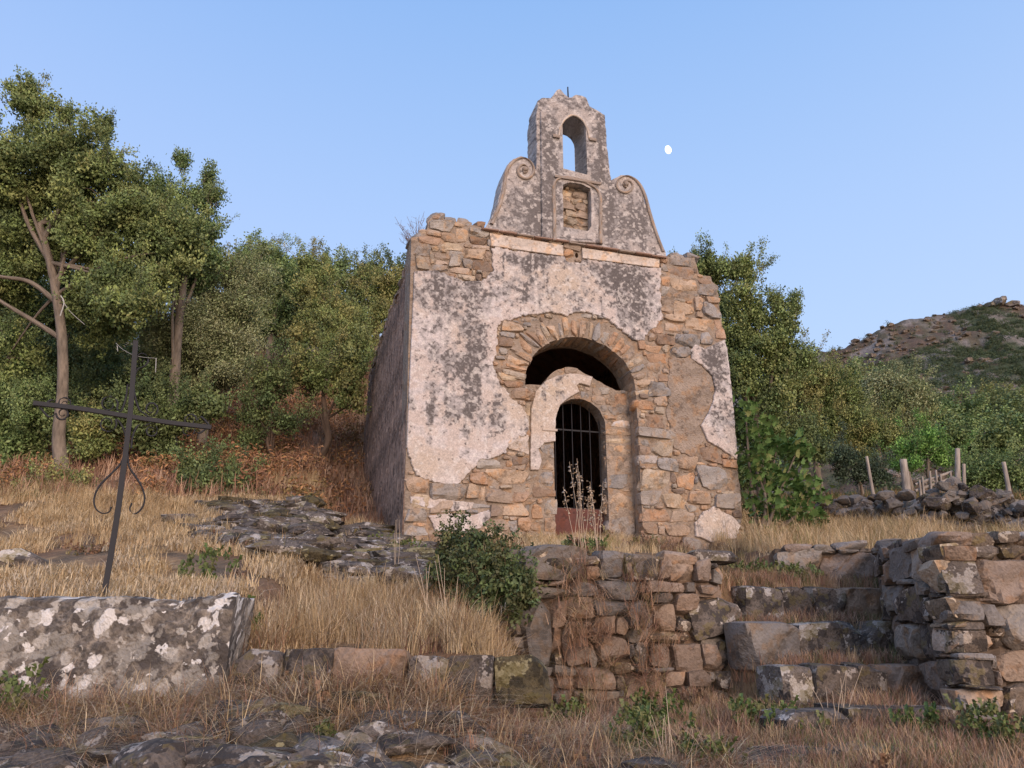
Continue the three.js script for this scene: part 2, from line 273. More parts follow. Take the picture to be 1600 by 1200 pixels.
// fills a face with stones: given ones first, then rectangles that grow until they meet
function packStones(inside, [x0, y0, x1, y1], given, sizes, cell = 0.016) {
  const nx = Math.ceil((x1 - x0) / cell), ny = Math.ceil((y1 - y0) / cell), occ = new Uint8Array(nx * ny), list = [];
  for (let j = 0; j < ny; j++) for (let i = 0; i < nx; i++) if (!inside(x0 + (i + .5) * cell, y0 + (j + .5) * cell)) occ[j * nx + i] = 2;
  const free = (i0, j0, i1, j1) => { if (i0 < 0 || j0 < 0 || i1 > nx || j1 > ny) return false; for (let j = j0; j < j1; j++) for (let i = i0; i < i1; i++) if (occ[j * nx + i]) return false; return true; };
  const fill = (i0, j0, i1, j1) => { for (let j = Math.max(0, j0); j < Math.min(ny, j1); j++) for (let i = Math.max(0, i0); i < Math.min(nx, i1); i++) occ[j * nx + i] = 1; };
  for (const s of given) { list.push(s); const m = Math.max(s.w, s.h) * Math.abs(Math.sin(s.r || 0)) * .35; fill(Math.round((s.x - s.w / 2 - x0) / cell), Math.round((s.y - s.h / 2 - m - y0) / cell), Math.round((s.x + s.w / 2 - x0) / cell), Math.round((s.y + s.h / 2 + m - y0) / cell)); }
  for (const [w, h, tries, grow] of sizes) for (let k = 0; k < tries; k++) {
    const ww = w * rr(.75, 1.2) / cell, hh = h * rr(.75, 1.2) / cell; let i0 = Math.floor(rnd() * nx), j0 = Math.floor(rnd() * ny), i1 = i0 + Math.max(2, Math.round(ww)), j1 = j0 + Math.max(2, Math.round(hh));
    if (!free(i0, j0, i1, j1)) continue;
    for (let g = 0; g < grow; g++) { if (free(i0 - 1, j0, i0, j1)) i0--; if (free(i1, j0, i1 + 1, j1)) i1++; if (free(i0, j0 - 1, i1, j0)) j0--; if (free(i0, j1, i1, j1 + 1)) j1++; }
    fill(i0, j0, i1, j1);
    list.push({ x: x0 + (i0 + i1) / 2 * cell, y: y0 + (j0 + j1) / 2 * cell, w: (i1 - i0) * cell, h: (j1 - j0) * cell * .985, r: rr(-.09, .09) });
  }
  return list;
}
function addStones(parent, list, z, palette, depth = .16, most = 300, proud = [.01, .065], name = 'stone') {
  list.sort((a, b) => b.w * b.h - a.w * a.h); const rest = {};
  list.forEach((s, i) => {
    const key = s.c || pick(palette), pr = s.p ?? rr(...proud), big = s.w > .17 || s.h > .13, g = big ? sized(blockGeo(s.w * 1.02, s.h * 1.02, depth), 1, 1, 1) : sized(pick(STONES), s.w * 1.06, s.h * 1.06, depth);
    const m = new THREE.Matrix4().compose(V3(s.x, s.y, (s.z ?? z) + pr - depth / 2), new THREE.Quaternion().setFromEuler(new THREE.Euler(rr(-.06, .06), rr(-.06, .06), s.r || 0)), V3(1, 1, 1));
    if (i < most) { const o = mesh(name, g, ST(key), parent); o.applyMatrix4(m); } else { (rest[key] ||= []).push(g.clone().applyMatrix4(m)); }
  });
  for (const k in rest) { const o = mesh('small_' + name + 's', mergeGeometries(rest[k]), M.stone[k][1], parent); o.userData.kind = 'stuff'; }
}
const inPoly = (P, x, y) => { let c = false; for (let i = 0, j = P.length - 1; i < P.length; j = i++) if ((P[i][1] > y) !== (P[j][1] > y) && x < (P[j][0] - P[i][0]) * (y - P[i][1]) / (P[j][1] - P[i][1]) + P[i][0]) c = !c; return c; };
function jag(P, amp, step = 0.05, closed = true) {         // ragged broken edge
  const out = [], n = P.length;
  for (let i = 0; i < (closed ? n : n - 1); i++) { const a = P[i], b = P[(i + 1) % n], L = Math.hypot(b[0] - a[0], b[1] - a[1]), k = Math.max(1, Math.round(L / step));
    for (let q = 0; q < k; q++) { const t = q / k, s = a[2] !== undefined ? a[2] : amp; const x = lerp(a[0], b[0], t), y = lerp(a[1], b[1], t); out.push([x + s * 2 * (fbm(x * 9 + 5, y * 9, 0, 3) - .5) + s * .95 * (rnd() - .5), y + s * 2 * (fbm(x * 9 + 55, y * 9, 0, 3) - .5) + s * .95 * (rnd() - .5)]); } }
  if (!closed) out.push(P[n - 1]); return out;
}
const shapeOf = P => new THREE.Shape(P.map(p => new THREE.Vector2(p[0], p[1])));
function slab(P, z0, z1, bevel = 0) { const g = new THREE.ExtrudeGeometry(shapeOf(P), { depth: z1 - z0 - bevel, bevelEnabled: bevel > 0, bevelThickness: bevel, bevelSize: bevel * .8, bevelOffset: -bevel * .8, bevelSegments: 1, steps: 1 }); g.translate(0, 0, z0); return flatUV(g); }
function flatUV(g) { const p = g.attributes.position, uv = g.attributes.uv; for (let i = 0; i < p.count; i++) uv.setXY(i, p.getX(i) + .3 * p.getZ(i), p.getY(i) + .3 * p.getZ(i)); return g; }
function tube(points, radii, sides = 6, seg = 0) {           // tapered tube through points
  const c = new THREE.CatmullRomCurve3(points), n = seg || Math.max(3, points.length * 4), fr = c.computeFrenetFrames(n, false), pos = [], uv = [], idx = []; let len = 0, last = null;
  for (let i = 0; i <= n; i++) { const t = i / n, p = c.getPoint(t); if (last) len += p.distanceTo(last); last = p; const f = t * (radii.length - 1), k = Math.min(radii.length - 2, Math.floor(f)), r = lerp(radii[k], radii[k + 1], f - k);
    for (let j = 0; j <= sides; j++) { const a = j / sides * Math.PI * 2, q = p.clone().addScaledVector(fr.normals[i], Math.cos(a) * r).addScaledVector(fr.binormals[i], Math.sin(a) * r); pos.push(q.x, q.y, q.z); uv.push(j / sides * 1, len * 1.2); } }
  for (let i = 0; i < n; i++) for (let j = 0; j < sides; j++) { const a = i * (sides + 1) + j, b = a + sides + 1; idx.push(a, a + 1, b, a + 1, b + 1, b); }
  for (const e of [0, n]) { const o = e * (sides + 1); for (let j = 1; j < sides - 1; j++) idx.push(o, o + j, o + j + 1); }
  const g = new THREE.BufferGeometry(); g.setAttribute('position', new THREE.Float32BufferAttribute(pos, 3)); g.setAttribute('uv', new THREE.Float32BufferAttribute(uv, 2)); g.setIndex(idx); g.computeVertexNormals(); return g;
}
function box(x0, x1, y0, y1, z0, z1) { const g = new THREE.BoxGeometry(x1 - x0, y1 - y0, z1 - z0); g.translate((x0 + x1) / 2, (y0 + y1) / 2, (z0 + z1) / 2); return g; }
function uvFromXY(g) { const p = g.attributes.position, uv = []; for (let i = 0; i < p.count; i++) uv.push(p.getX(i) + p.getZ(i), p.getY(i)); g.setAttribute('uv', new THREE.Float32BufferAttribute(uv, 2)); return g; }

// ---------------------------------------------------------------- the chapel
{
  const chapel = thing('chapel', 'ruined stone chapel with peeling plaster, scrolled gable and empty bell arch', 'chapel', CH.o.toArray(), YAW);
  const f = (px, py, w = 0) => CH.uv(px, py, w), fs = (L, w = 0) => L.map(p => { const q = f(p[0], p[1], w); if (p[2] !== undefined) q.push(p[2]); return q; });
  // big arch
  const aL = f(820, 600)[0], aR = f(993, 600)[0], crown = f(903, 527)[1], spring = f(905, 604)[1], aC = (aL + aR) / 2, aA = (aR - aL) / 2, aB = crown - spring;
  const arc = (n, cx, cy, a, b, j = 0) => Array.from({ length: n + 1 }, (_, i) => { const t = Math.PI * (1 - i / n), k = 1 + j * (rnd() - .5); return [cx + a * k * Math.cos(t), cy + b * k * Math.sin(t)]; });
  const topL = fs([[643, 372], [655, 367], [666, 365], [669, 347], [676, 336], [688, 335], [697, 345], [720, 350], [742, 352], [760, 357]]);
  const topR = fs([[1040, 402], [1056, 401], [1086, 403], [1092, 428], [1108, 436], [1120, 446], [1123, 470], [1127, 500], [1133, 530], [1141, 600], [1150, 700], [1156, 760], [1161, 840]]);
  const outline = [[-0.0, -.5, .003], ...jag([...topL, ...topR], .018, .06, false), [topR[topR.length - 1][0] + .02, -.5], [aR, -.5], [aR, spring], ...arc(26, aC, spring, aA, aB, .02).reverse().slice(1), [aL, -.5]];
  const coreShape = shapeOf(outline);
  const hole = f(901, 399); coreShape.holes.push(new THREE.Path(arc(8, hole[0], hole[1], .03, .05).concat(arc(8, hole[0], hole[1], -.03, -.05)).map(p => new THREE.Vector2(...p))));
  const core = new THREE.ExtrudeGeometry(coreShape, { depth: .55, bevelEnabled: false }); core.translate(0, 0, -.55);
  const wall = mesh('facade_wall', core, M.mortar, chapel);

  // plaster that is still on the wall
  const gap = fs([[1032, 421], [1030, 450], [1035, 500], [1013, 520], [1004, 532], [990, 532], [966, 514], [950, 501], [930, 493], [905, 487], [885, 495], [860, 489], [820, 494], [782, 504], [775, 520], [778, 540], [769, 570], [780, 598], [800, 624], [818, 640], [827, 660], [823, 680], [800, 686], [790, 708], [768, 716], [746, 720], [734, 740], [718, 756], [695, 759], [665, 750], [648, 741], [641, 716]]);
  const main = jag([...gap, [-.026, f(636, 700)[1], .003], [-.026, f(644, 425)[1], .005], ...fs([[680, 424], [702, 432], [726, 441], [752, 440], [771, 424], [766, 388], [880, 403], [888, 412], [906, 412], [910, 406]])], .03, .03);
  const patch = jag(fs([[1078, 548], [1084, 538], [1100, 546], [1132, 531], [1138, 570], [1146, 650], [1151, 718], [1132, 706], [1106, 691], [1094, 666], [1108, 641], [1117, 612], [1112, 588], [1096, 571], [1080, 562]]), .012, .04);
  const remA = jag(fs([[668, 806], [700, 802], [735, 806], [762, 798], [768, 806], [750, 826], [720, 832], [680, 830]]), .02, .04);
  const remB = jag(fs([[1084, 818], [1098, 800], [1118, 790], [1126, 800], [1142, 806], [1156, 822], [1150, 840], [1128, 852], [1106, 845], [1086, 838]]), .02, .04);
  const remC = jag(fs([[640, 776], [690, 778], [740, 786], [735, 798], [690, 800], [660, 792], [642, 786]]), .015, .04);
  const friezeL = jag(fs([[764, 366], [879, 385], [879, 402], [767, 386]]), .004, .05), friezeR = jag(fs([[908, 389], [1029, 407], [1028, 420], [909, 405]]), .004, .05);
  for (const [P, z] of [[main, .042], [patch, .04], [remA, .035], [remB, .045], [remC, .022]]) mesh('plaster', slab(P, -.01, z, .012), M.plaster, wall);
  mesh('frieze', slab(friezeL, -.01, .05, .006), M.frieze, wall); mesh('frieze', slab(friezeR, -.01, .05, .006), M.frieze, wall);
  const brown = jag(fs([[1045, 560], [1078, 560], [1096, 574], [1112, 592], [1114, 612], [1106, 642], [1092, 666], [1100, 688], [1082, 716], [1052, 700], [1042, 650]]), .03, .05);
  mesh('rough_render', slab(brown, -.01, .022, .01), withStone([.43, .345, .27], .05), wall);

  // masonry where the plaster has gone
  const ringIn = (x, y, k) => { const dx = (x - aC) / (aA + k), dy = (y - spring) / (aB + k); return dx * dx + dy * dy < 1; };
  const S = (list, w = 0) => list.map(([px, py, pw, ph, c, r]) => { const a = f(px - pw / 2, py, w), b = f(px + pw / 2, py, w), t = f(px, py - ph / 2, w), d = f(px, py + ph / 2, w); return { x: (a[0] + b[0]) / 2, y: (t[1] + d[1]) / 2, w: (b[0] - a[0]) * .97, h: (t[1] - d[1]) * .97, c, r: r || rr(-.04, .04), big: 1 }; });
  const hero = S([[792, 747, 66, 25, 't'], [808, 693, 36, 29, 'l'], [813, 722, 27, 17, 'b'], [780, 775, 42, 22, 't'], [813, 775, 26, 21, 'o'], [803, 797, 43, 20, 't'], [773, 799, 16, 18, 'b'], [818, 819, 22, 22, 'o'], [782, 820, 28, 18, 't'], [652, 757, 37, 29, 't'], [700, 769, 56, 26, 'g'], [764, 725, 42, 19, 'g'], [739, 768, 20, 24, 't'], [738, 790, 62, 11, 'g'], [650, 806, 34, 22, 'g'], [650, 830, 40, 16, 'g'], [800, 840, 34, 14, 't'], [795, 725, 12, 12, 'o'],
    [1028, 678, 68, 15, 'g'], [1007, 691, 20, 12, 'g'], [1011, 720, 30, 17, 'l'], [1024, 751, 48, 33, 'y'], [1070, 752, 29, 26, 'o'], [1122, 748, 66, 36, 'g'], [1015, 778, 33, 25, 'g'], [1053, 783, 37, 24, 'y'], [1092, 778, 36, 22, 't'], [1136, 784, 42, 26, 'g'], [1023, 806, 44, 21, 'o'], [1066, 809, 38, 19, 't'], [1014, 826, 27, 18, 'b'], [1058, 829, 40, 18, 't'], [1074, 533, 38, 21, 'g'], [1025, 512, 25, 20, 'o'], [1030, 609, 36, 23, 'g'], [1004, 633, 32, 15, 'o'], [1043, 473, 20, 18, 't'], [1068, 483, 34, 20, 't'], [1110, 486, 26, 24, 'g'], [1052, 513, 27, 20, 't'], [1093, 508, 48, 20, 't'], [1064, 409, 46, 15, 'g'], [1068, 446, 44, 21, 't'], [1106, 455, 30, 18, 'g'], [1066, 463, 34, 13, 't'], [1128, 810, 0, 0, 't'],
    [800, 512, 34, 16, 't'], [790, 535, 22, 16, 'b'], [795, 570, 30, 14, 't'], [793, 590, 30, 12, 'y'], [815, 616, 40, 18, 'b'], [1020, 545, 26, 14, 'o'], [1022, 575, 24, 16, 't'], [700, 372, 24, 14, 't'], [740, 398, 34, 16, 't'], [720, 424, 36, 10, 't'], [660, 392, 26, 20, 'g'], [690, 402, 24, 12, 't'], [747, 378, 28, 12, 'b']]).filter(s => s.w > .02);
  const plain = (x, y) => inPoly(outline, x, y) && !inPoly(main, x, y) && !inPoly(patch, x, y) && !inPoly(remA, x, y) && !inPoly(remB, x, y) && !inPoly(friezeL, x, y) && !inPoly(friezeR, x, y) && !inPoly(brown, x, y);
  const upperV = f(900, 445)[1];
  const sizes = [[.30, .13, 500, 8], [.2, .1, 2000, 8], [.13, .075, 4000, 6], [.08, .05, 5000, 5], [.05, .035, 5000, 3]];
  let stones = packStones((x, y) => y > -.45 && plain(x, y) && !(ringIn(x, y, .36) && y > spring - .02) && !ringIn(x, y, 0.0) && Math.hypot(x - hole[0], (y - hole[1]) * .8) > .06, [0, -.4, 5.6, 5.3], hero, sizes);
  let t = Math.PI * .99; const vs = [];
  while (t > Math.PI * .01) { const wdt = rr(.075, .16), L = rr(.27, .38) * (t > 2.3 ? 1.15 : 1), dt = wdt / aA * .96, tm = t - dt / 2, rx = aA + L / 2 - .012, ry = aB + L / 2 - .012; vs.push({ x: aC + rx * Math.cos(tm), y: spring + ry * Math.sin(tm), w: L, h: wdt * .98, r: Math.atan2(Math.sin(tm), Math.cos(tm)) + rr(-.07, .07), c: pick(['t', 't', 'y', 'l', 'g', 'o']), p: rr(.02, .05) }); t -= dt; }
  addStones(wall, stones.filter(s => s.y < 5.4), 0, ['t', 't', 'y', 'o', 'g', 'b', 'y'], .17, 270);
  addStones(wall, vs, 0, ['t'], .5, 60, [.02, .05], 'voussoir');
  // masonry lumps along the broken top
  for (const [px, py, s, c] of [[650, 374, .2, 'g'], [661, 369, .16, 't'], [705, 350, .17, 'g'], [725, 353, .2, 'g'], [746, 356, .16, 'b'], [1050, 404, .2, 'g'], [1074, 405, .24, 'g'], [1098, 440, .2, 't']]) { const q = f(px, py, -.2), o = mesh('cap_stone', sized(blockGeo(s * 1.3, s * .7, .45), 1, 1, 1), ST(c), wall); o.position.set(q[0], q[1] - .04, -.22); o.rotation.set(rr(-.1, .1), rr(-.2, .2), rr(-.15, .15)); }
  { const q = f(683, 347, -.15), o = mesh('pinnacle', sized(ROCKS[2], .38, .55, .5), ST('g'), wall); o.position.set(q[0], q[1], -.2); }

  // infill wall with the door, set back inside the arch
  const zi = -.28, fi = L => fs(L, zi), dL = f(866, 720, zi)[0], dR = f(948, 720, zi)[0], dTop = f(903, 623, zi)[1], dS = f(905, 664, zi)[1];
  const infTop = jag(fi([[806, 600], [838, 601], [850, 603], [856, 590], [868, 579], [885, 574], [900, 575], [911, 583], [925, 590], [940, 598], [952, 605], [962, 610], [985, 611]]), .014, .05, false);
  const inf = [[aL - .02, -.5], [aL - .02, infTop[0][1]], ...infTop, [aR + .02, infTop[infTop.length - 1][1]], [aR + .02, -.5], [dR, -.5], [dR, dS], ...arc(20, (dL + dR) / 2, dS, (dR - dL) / 2, dTop - dS, .03).reverse().slice(1), [dL, -.5]];
  const iw = mesh('door_surround', slab(inf, zi - .3, zi), M.mortar, chapel);
  const dp = jag(fi([[828, 735], [828, 690], [829, 640], [836, 612], [850, 597], [870, 588], [890, 584], [925, 590], [921, 604], [904, 600], [900, 603], [904, 613], [888, 622], [874, 634], [867, 655], [867, 690], [850, 693], [840, 702], [846, 720], [842, 735]]), .008, .03);
  mesh('plaster', slab(dp, zi - .01, zi + .045, .01), M.plaster, iw);
  { const s = f(858, 672, zi), o = mesh('impost_moulding', box(s[0] - .13, s[0] + .12, s[1] - .025, s[1] + .01, zi + .03, zi + .062), M.frieze, iw); }
  const ih = S([[847, 748, 37, 23, 'g'], [850, 769, 38, 17, 'b'], [859, 792, 22, 24, 'g'], [860, 820, 20, 26, 't'], [838, 800, 18, 24, 'o'], [838, 826, 20, 20, 't'], [855, 705, 20, 20, 'g'], [856, 727, 20, 18, 't'], [970, 663, 30, 12, 'l'], [966, 676, 42, 10, 't'], [966, 688, 40, 10, 'y'], [967, 702, 40, 15, 't'], [968, 725, 43, 27, 't'], [968, 753, 43, 24, 'g'], [969, 786, 44, 37, 't'], [971, 828, 46, 42, 'g']], zi);
  const ist = packStones((x, y) => y > -.45 && inPoly(inf, x, y) && !inPoly(dp, x, y), [aL, -.4, aR, crown], ih, [[.16, .08, 300, 5], [.1, .06, 900, 4], [.06, .04, 900, 3]]);
  addStones(iw, ist.filter(s => s.x > aL), zi, ['t', 'y', 'o', 'g', 't'], .2, 120, [.005, .03]);

  // gate
  const gate = new THREE.Group(); gate.name = 'iron_gate'; chapel.add(gate);
  const zg = zi - .2, gb = -.1, gp = f(905, 795, zg)[1];
  mesh('lower_panel', box(dL - .02, dR + .02, gb - .3, gp, zg - .012, zg), M.rust, gate);
  for (const px of [868, 881, 895, 909, 923, 938, 951]) { const u = f(px, 720, zg)[0]; if (u > dR + .03) continue; mesh('bar', tube([V3(u, gp, zg), V3(u, dTop + .02, zg)], [.008, .008], 6, 1), M.iron, gate); }
  for (const y of [f(905, 673, zg)[1], gp]) mesh('rail', box(dL - .03, dR + .03, y - .012, y + .012, zg - .018, zg - .006), M.iron, gate);

  // gable with belfry
  const gL = fs([[757, 357], [768, 340], [777, 318], [783, 296], [787, 272], [792, 258], [802, 248], [814, 243], [826, 247], [833, 256], [838, 266]], .03), gT = fs([[839, 240], [838, 200], [838, 180], [841, 157], [850, 152], [861, 153], [868, 143], [876, 138], [883, 146], [888, 152], [894, 151], [900, 147], [908, 148], [916, 152], [921, 165], [930, 170], [946, 180], [949, 230], [955, 281]], .03), gR = fs([[961, 278], [970, 273], [982, 273], [994, 281], [1003, 297], [1010, 322], [1020, 352], [1032, 378], [1041, 394], [1042, 401]], .03);
  const gable = [...jag(gL, .006, .05, false), ...jag(gT, .014, .05, false), ...jag(gR, .006, .05, false)];
  const bl = f(877.5, 240, .03)[0], br = f(916, 240, .03)[0], bb = f(895, 271, .03)[1], bt = f(896, 182, .03)[1], bs = f(896, 202, .03)[1];
  const bell = () => new THREE.Path([[bl, bb + .03], ...arc(16, (bl + br) / 2, bs, (br - bl) / 2, bt - bs, .03), [br, bb - .02]].map(p => new THREE.Vector2(...p)));
  const nicheP = jag(fs([[877, 290], [890, 286], [908, 289], [922, 296], [924, 330], [923, 356], [918, 364], [878, 357]], .03), .008, .04);
  const niche = () => new THREE.Path(nicheP.map(p => new THREE.Vector2(p[0], p[1])));
  const ext = (P, z0, z1, b) => { const s = shapeOf(P); s.holes.push(bell(), niche()); const g = new THREE.ExtrudeGeometry(s, { depth: z1 - z0 - b, bevelEnabled: b > 0, bevelThickness: b, bevelSize: b, bevelOffset: -b, bevelSegments: 1 }); g.translate(0, 0, z0); return flatUV(g); };
  const gm = mesh('gable', ext(gable, -.5, .03, .012), M.plaster, chapel);
  const panel = jag(fs([[846, 376], [845, 285], [844, 176], [862, 161], [893, 154], [914, 160], [928, 178], [934, 200], [938, 280], [941, 382]], .03), .004, .06);
  mesh('belfry_panel', ext(panel, .02, .075, .01), M.plaster, gm);
  const ms = (pts, r, z, name, m = M.moulding) => { const P = fs(pts, z).map(p => V3(p[0], p[1], z)); const o = mesh(name, tube(P, Array(3).fill(r), 6, pts.length * 5), m, gm); return o; };
  ms([[866, 376], [866, 330], [866, 286], [872, 280], [888, 278], [905, 281], [924, 290], [936, 302], [938, 330], [938, 380]], .035, .075, 'niche_frame');
  ms([[873, 214], [875, 200], [883, 186], [896, 180], [909, 187], [917, 200], [921, 218]], .022, .078, 'archivolt', M.frieze);
  for (const [px, py] of [[869, 214], [926, 219]]) { const q = f(px, py, .07); mesh('impost', box(q[0] - .07, q[0] + .06, q[1] - .03, q[1] + .025, .06, .11), M.moulding, gm); }
  { const a = f(866, 275, .07), b = f(938, 284, .07); mesh('sill', box(a[0], b[0], a[1] - .04, a[1] + .005, .05, .11), M.moulding, gm); }
  ms([[768, 350], [780, 322], [787, 298], [790, 274], [796, 259], [806, 250], [818, 247], [829, 253], [834, 264], [831, 274], [822, 279], [813, 276], [809, 268], [812, 260], [819, 258], [824, 263], [822, 269], [817, 269]], .034, .035, 'scroll');
  ms([[1036, 393], [1025, 364], [1015, 332], [1007, 304], [999, 288], [990, 279], [979, 275], [968, 279], [963, 288], [967, 297], [977, 301], [985, 297], [988, 289], [983, 283], [976, 284], [974, 290], [979, 293]], .032, .035, 'scroll');
  for (const [px, py] of [[820, 265], [978, 288]]) { const q = f(px, py, .03), o = mesh('scroll_eye', new THREE.SphereGeometry(.05, 10, 8), M.moulding, gm); o.position.set(q[0], q[1], .04); }
  // niche rubble
  { const [x0, y0] = f(874, 368, .03), [x1, y1] = f(928, 284, .03); mesh('niche_back', box(x0, x1, y0, y1, -.49, -.12), M.mortar, gm);
    const L = packStones((x, y) => inPoly(nicheP, x, y), [x0, y0, x1, y1], [], [[.18, .07, 300, 4], [.12, .05, 800, 4], [.06, .035, 800, 3]], .012); L.forEach(s => s.r = rr(-.35, .35)); addStones(gm, L, -.12, ['y', 't', 'y'], .14, 80, [.01, .08]); }
  { const a = f(888, 155, -.2); mesh('finial_rod', tube([V3(a[0], a[1] - .1, -.2), V3(a[0] - .005, a[1] + .27, -.2)], [.016, .012], 6, 2), M.iron, gm); }
  // terracotta cornice
  { const a = f(752, 357.5, .06), b = f(1042, 403.5, .06), n = 11; for (let i = 0; i < n; i++) { const u0 = lerp(a[0], b[0], i / n), u1 = lerp(a[0], b[0], (i + 1) / n) - .008, y = lerp(a[1], b[1], (i + .5) / n) + rr(-.006, .006), p = rr(.09, .12); const g = new RoundedBoxGeometry(u1 - u0, rr(.026, .034), p + .1, 1, .008); const o = mesh('cornice_tile', g, i % 3 == 2 ? M.moulding : M.tile, wall); o.position.set((u0 + u1) / 2, y, (p - .1) / 2); o.rotation.z = rr(-.012, .012); } }

  // side walls, back wall, roof
  const side = (x0, x1, zA, zB, y0, y1, outer, m, name) => {
    const g = new THREE.BoxGeometry(x1 - x0, y1 - y0, zA - zB, 1, 90, 110); g.translate((x0 + x1) / 2, (y0 + y1) / 2, (zA + zB) / 2); const p = g.attributes.position, uv = [];
    for (let i = 0; i < p.count; i++) { let x = p.getX(i), y = p.getY(i), z = p.getZ(i); uv.push(z, y);
      const top = y > y1 - .01; if (y > y1 - .5) y -= (y - (y1 - .5)) / .5 * (.28 * fbm(z * 1.7 + 3, 4, 0, 4) + .06 * rnd() * top);
      if (Math.abs(x - (outer < 0 ? x0 : x1)) < 1e-4) x += outer * ((fbm(z * 7, y * 1.3, 0, 5) - .5) * .09 + (fbm(z * 14 + 9, y * 9, 0, 3) - .5) * .03 + .03 * Math.max(0, 1 - (y + 1) / 6)) * ss(-.02, -.25, z);
      p.setXYZ(i, x, y, z); }
    g.setAttribute('uv', new THREE.Float32BufferAttribute(uv, 2)); g.computeVertexNormals(); return mesh(name, g, m, chapel);
  };
  const sl = side(-.03, .5, -.012, -7.1, -1.2, 4.78, -1, M.side, 'side_wall');
  for (let i = 0; i < 22; i++) { const z = -.4 - i * .3, o = mesh('coping_stone', sized(blockGeo(.5, rr(.1, .2), rr(.26, .36)), 1, 1, 1), ST(pick(['g', 'b', 't'])), sl); o.position.set(.2, 4.62 - .2 * fbm(-z * 1.7 + 3, 4, 0, 4) + rr(-.02, .05), z); o.rotation.set(rr(-.1, .1), rr(-.2, .2), rr(-.1, .1)); }
  const uR2 = topR[topR.length - 1][0];
  side(uR2 - .5, uR2, -.56, -7.1, -1.2, 4.4, 1, M.side, 'side_wall');
  mesh('back_wall', uvFromXY(box(.5, uR2 - .5, -1.2, 4.6, -7.1, -6.6)), M.side, chapel);
  const rs = [[.3, 4.3], [uR2 / 2, 5.1], [uR2 - .3, 4.3], [uR2 - .3, 4.18], [uR2 / 2, 4.98], [.3, 4.18]];
  const rg = new THREE.ExtrudeGeometry(shapeOf(rs), { depth: 6.5, bevelEnabled: false }); rg.translate(0, 0, -7.06); mesh('roof', rg, M.tile, chapel);
  mesh('floor_slab', box(.5, uR2 - .5, -.4, -.06, -6.6, -.56), M.mortar, chapel);
}
// ---------------------------------------------------------------- walls and steps
function wallSection(parent, A, B, bot, top, given, sizes, palette, most = 300, name = 'wall_section', coreZ = -.1, ragged = .03, inset = [0, 0]) {
  const dx = B[0] - A[0], dz = B[1] - A[1], L = Math.hypot(dx, dz), yaw = Math.atan2(-dz, dx);
  const topLine = jag([[0, top[0]], [L, top[1]]], ragged, .09, false), P = [[0, bot[0]], ...topLine, [L, bot[1]]];
  const core = mesh(name, slab(P.map(([x, y]) => [Math.min(L - inset[1], Math.max(inset[0], x)), y]), -.42, coreZ), M.earthCore, parent); core.position.set(A[0] - parent.position.x, -parent.position.y, A[1] - parent.position.z); core.rotation.y = yaw;
  const list = packStones((x, y) => inPoly(P, x, y), [0, Math.min(...bot), L, Math.max(...top) + .05], given, sizes);
  for (let x = .1; x < L; ) { const w = rr(.22, .5); if (x + w > L) break; const h = rr(.09, .15); list.push({ x: x + w / 2, y: lerp(top[0], top[1], (x + w / 2) / L) + rr(-.02, .03), w: w * .97, h, r: rr(-.06, .06), z: -.02, p: .03 }); x += w; }
  addStones(core, list, 0, palette, .3, most, [-.02, .05]);
  return core;
}
const rubble = [[.3, .15, 160, 7], [.22, .12, 500, 7], [.15, .09, 1800, 6], [.09, .065, 3000, 5], [.055, .04, 3000, 4]];
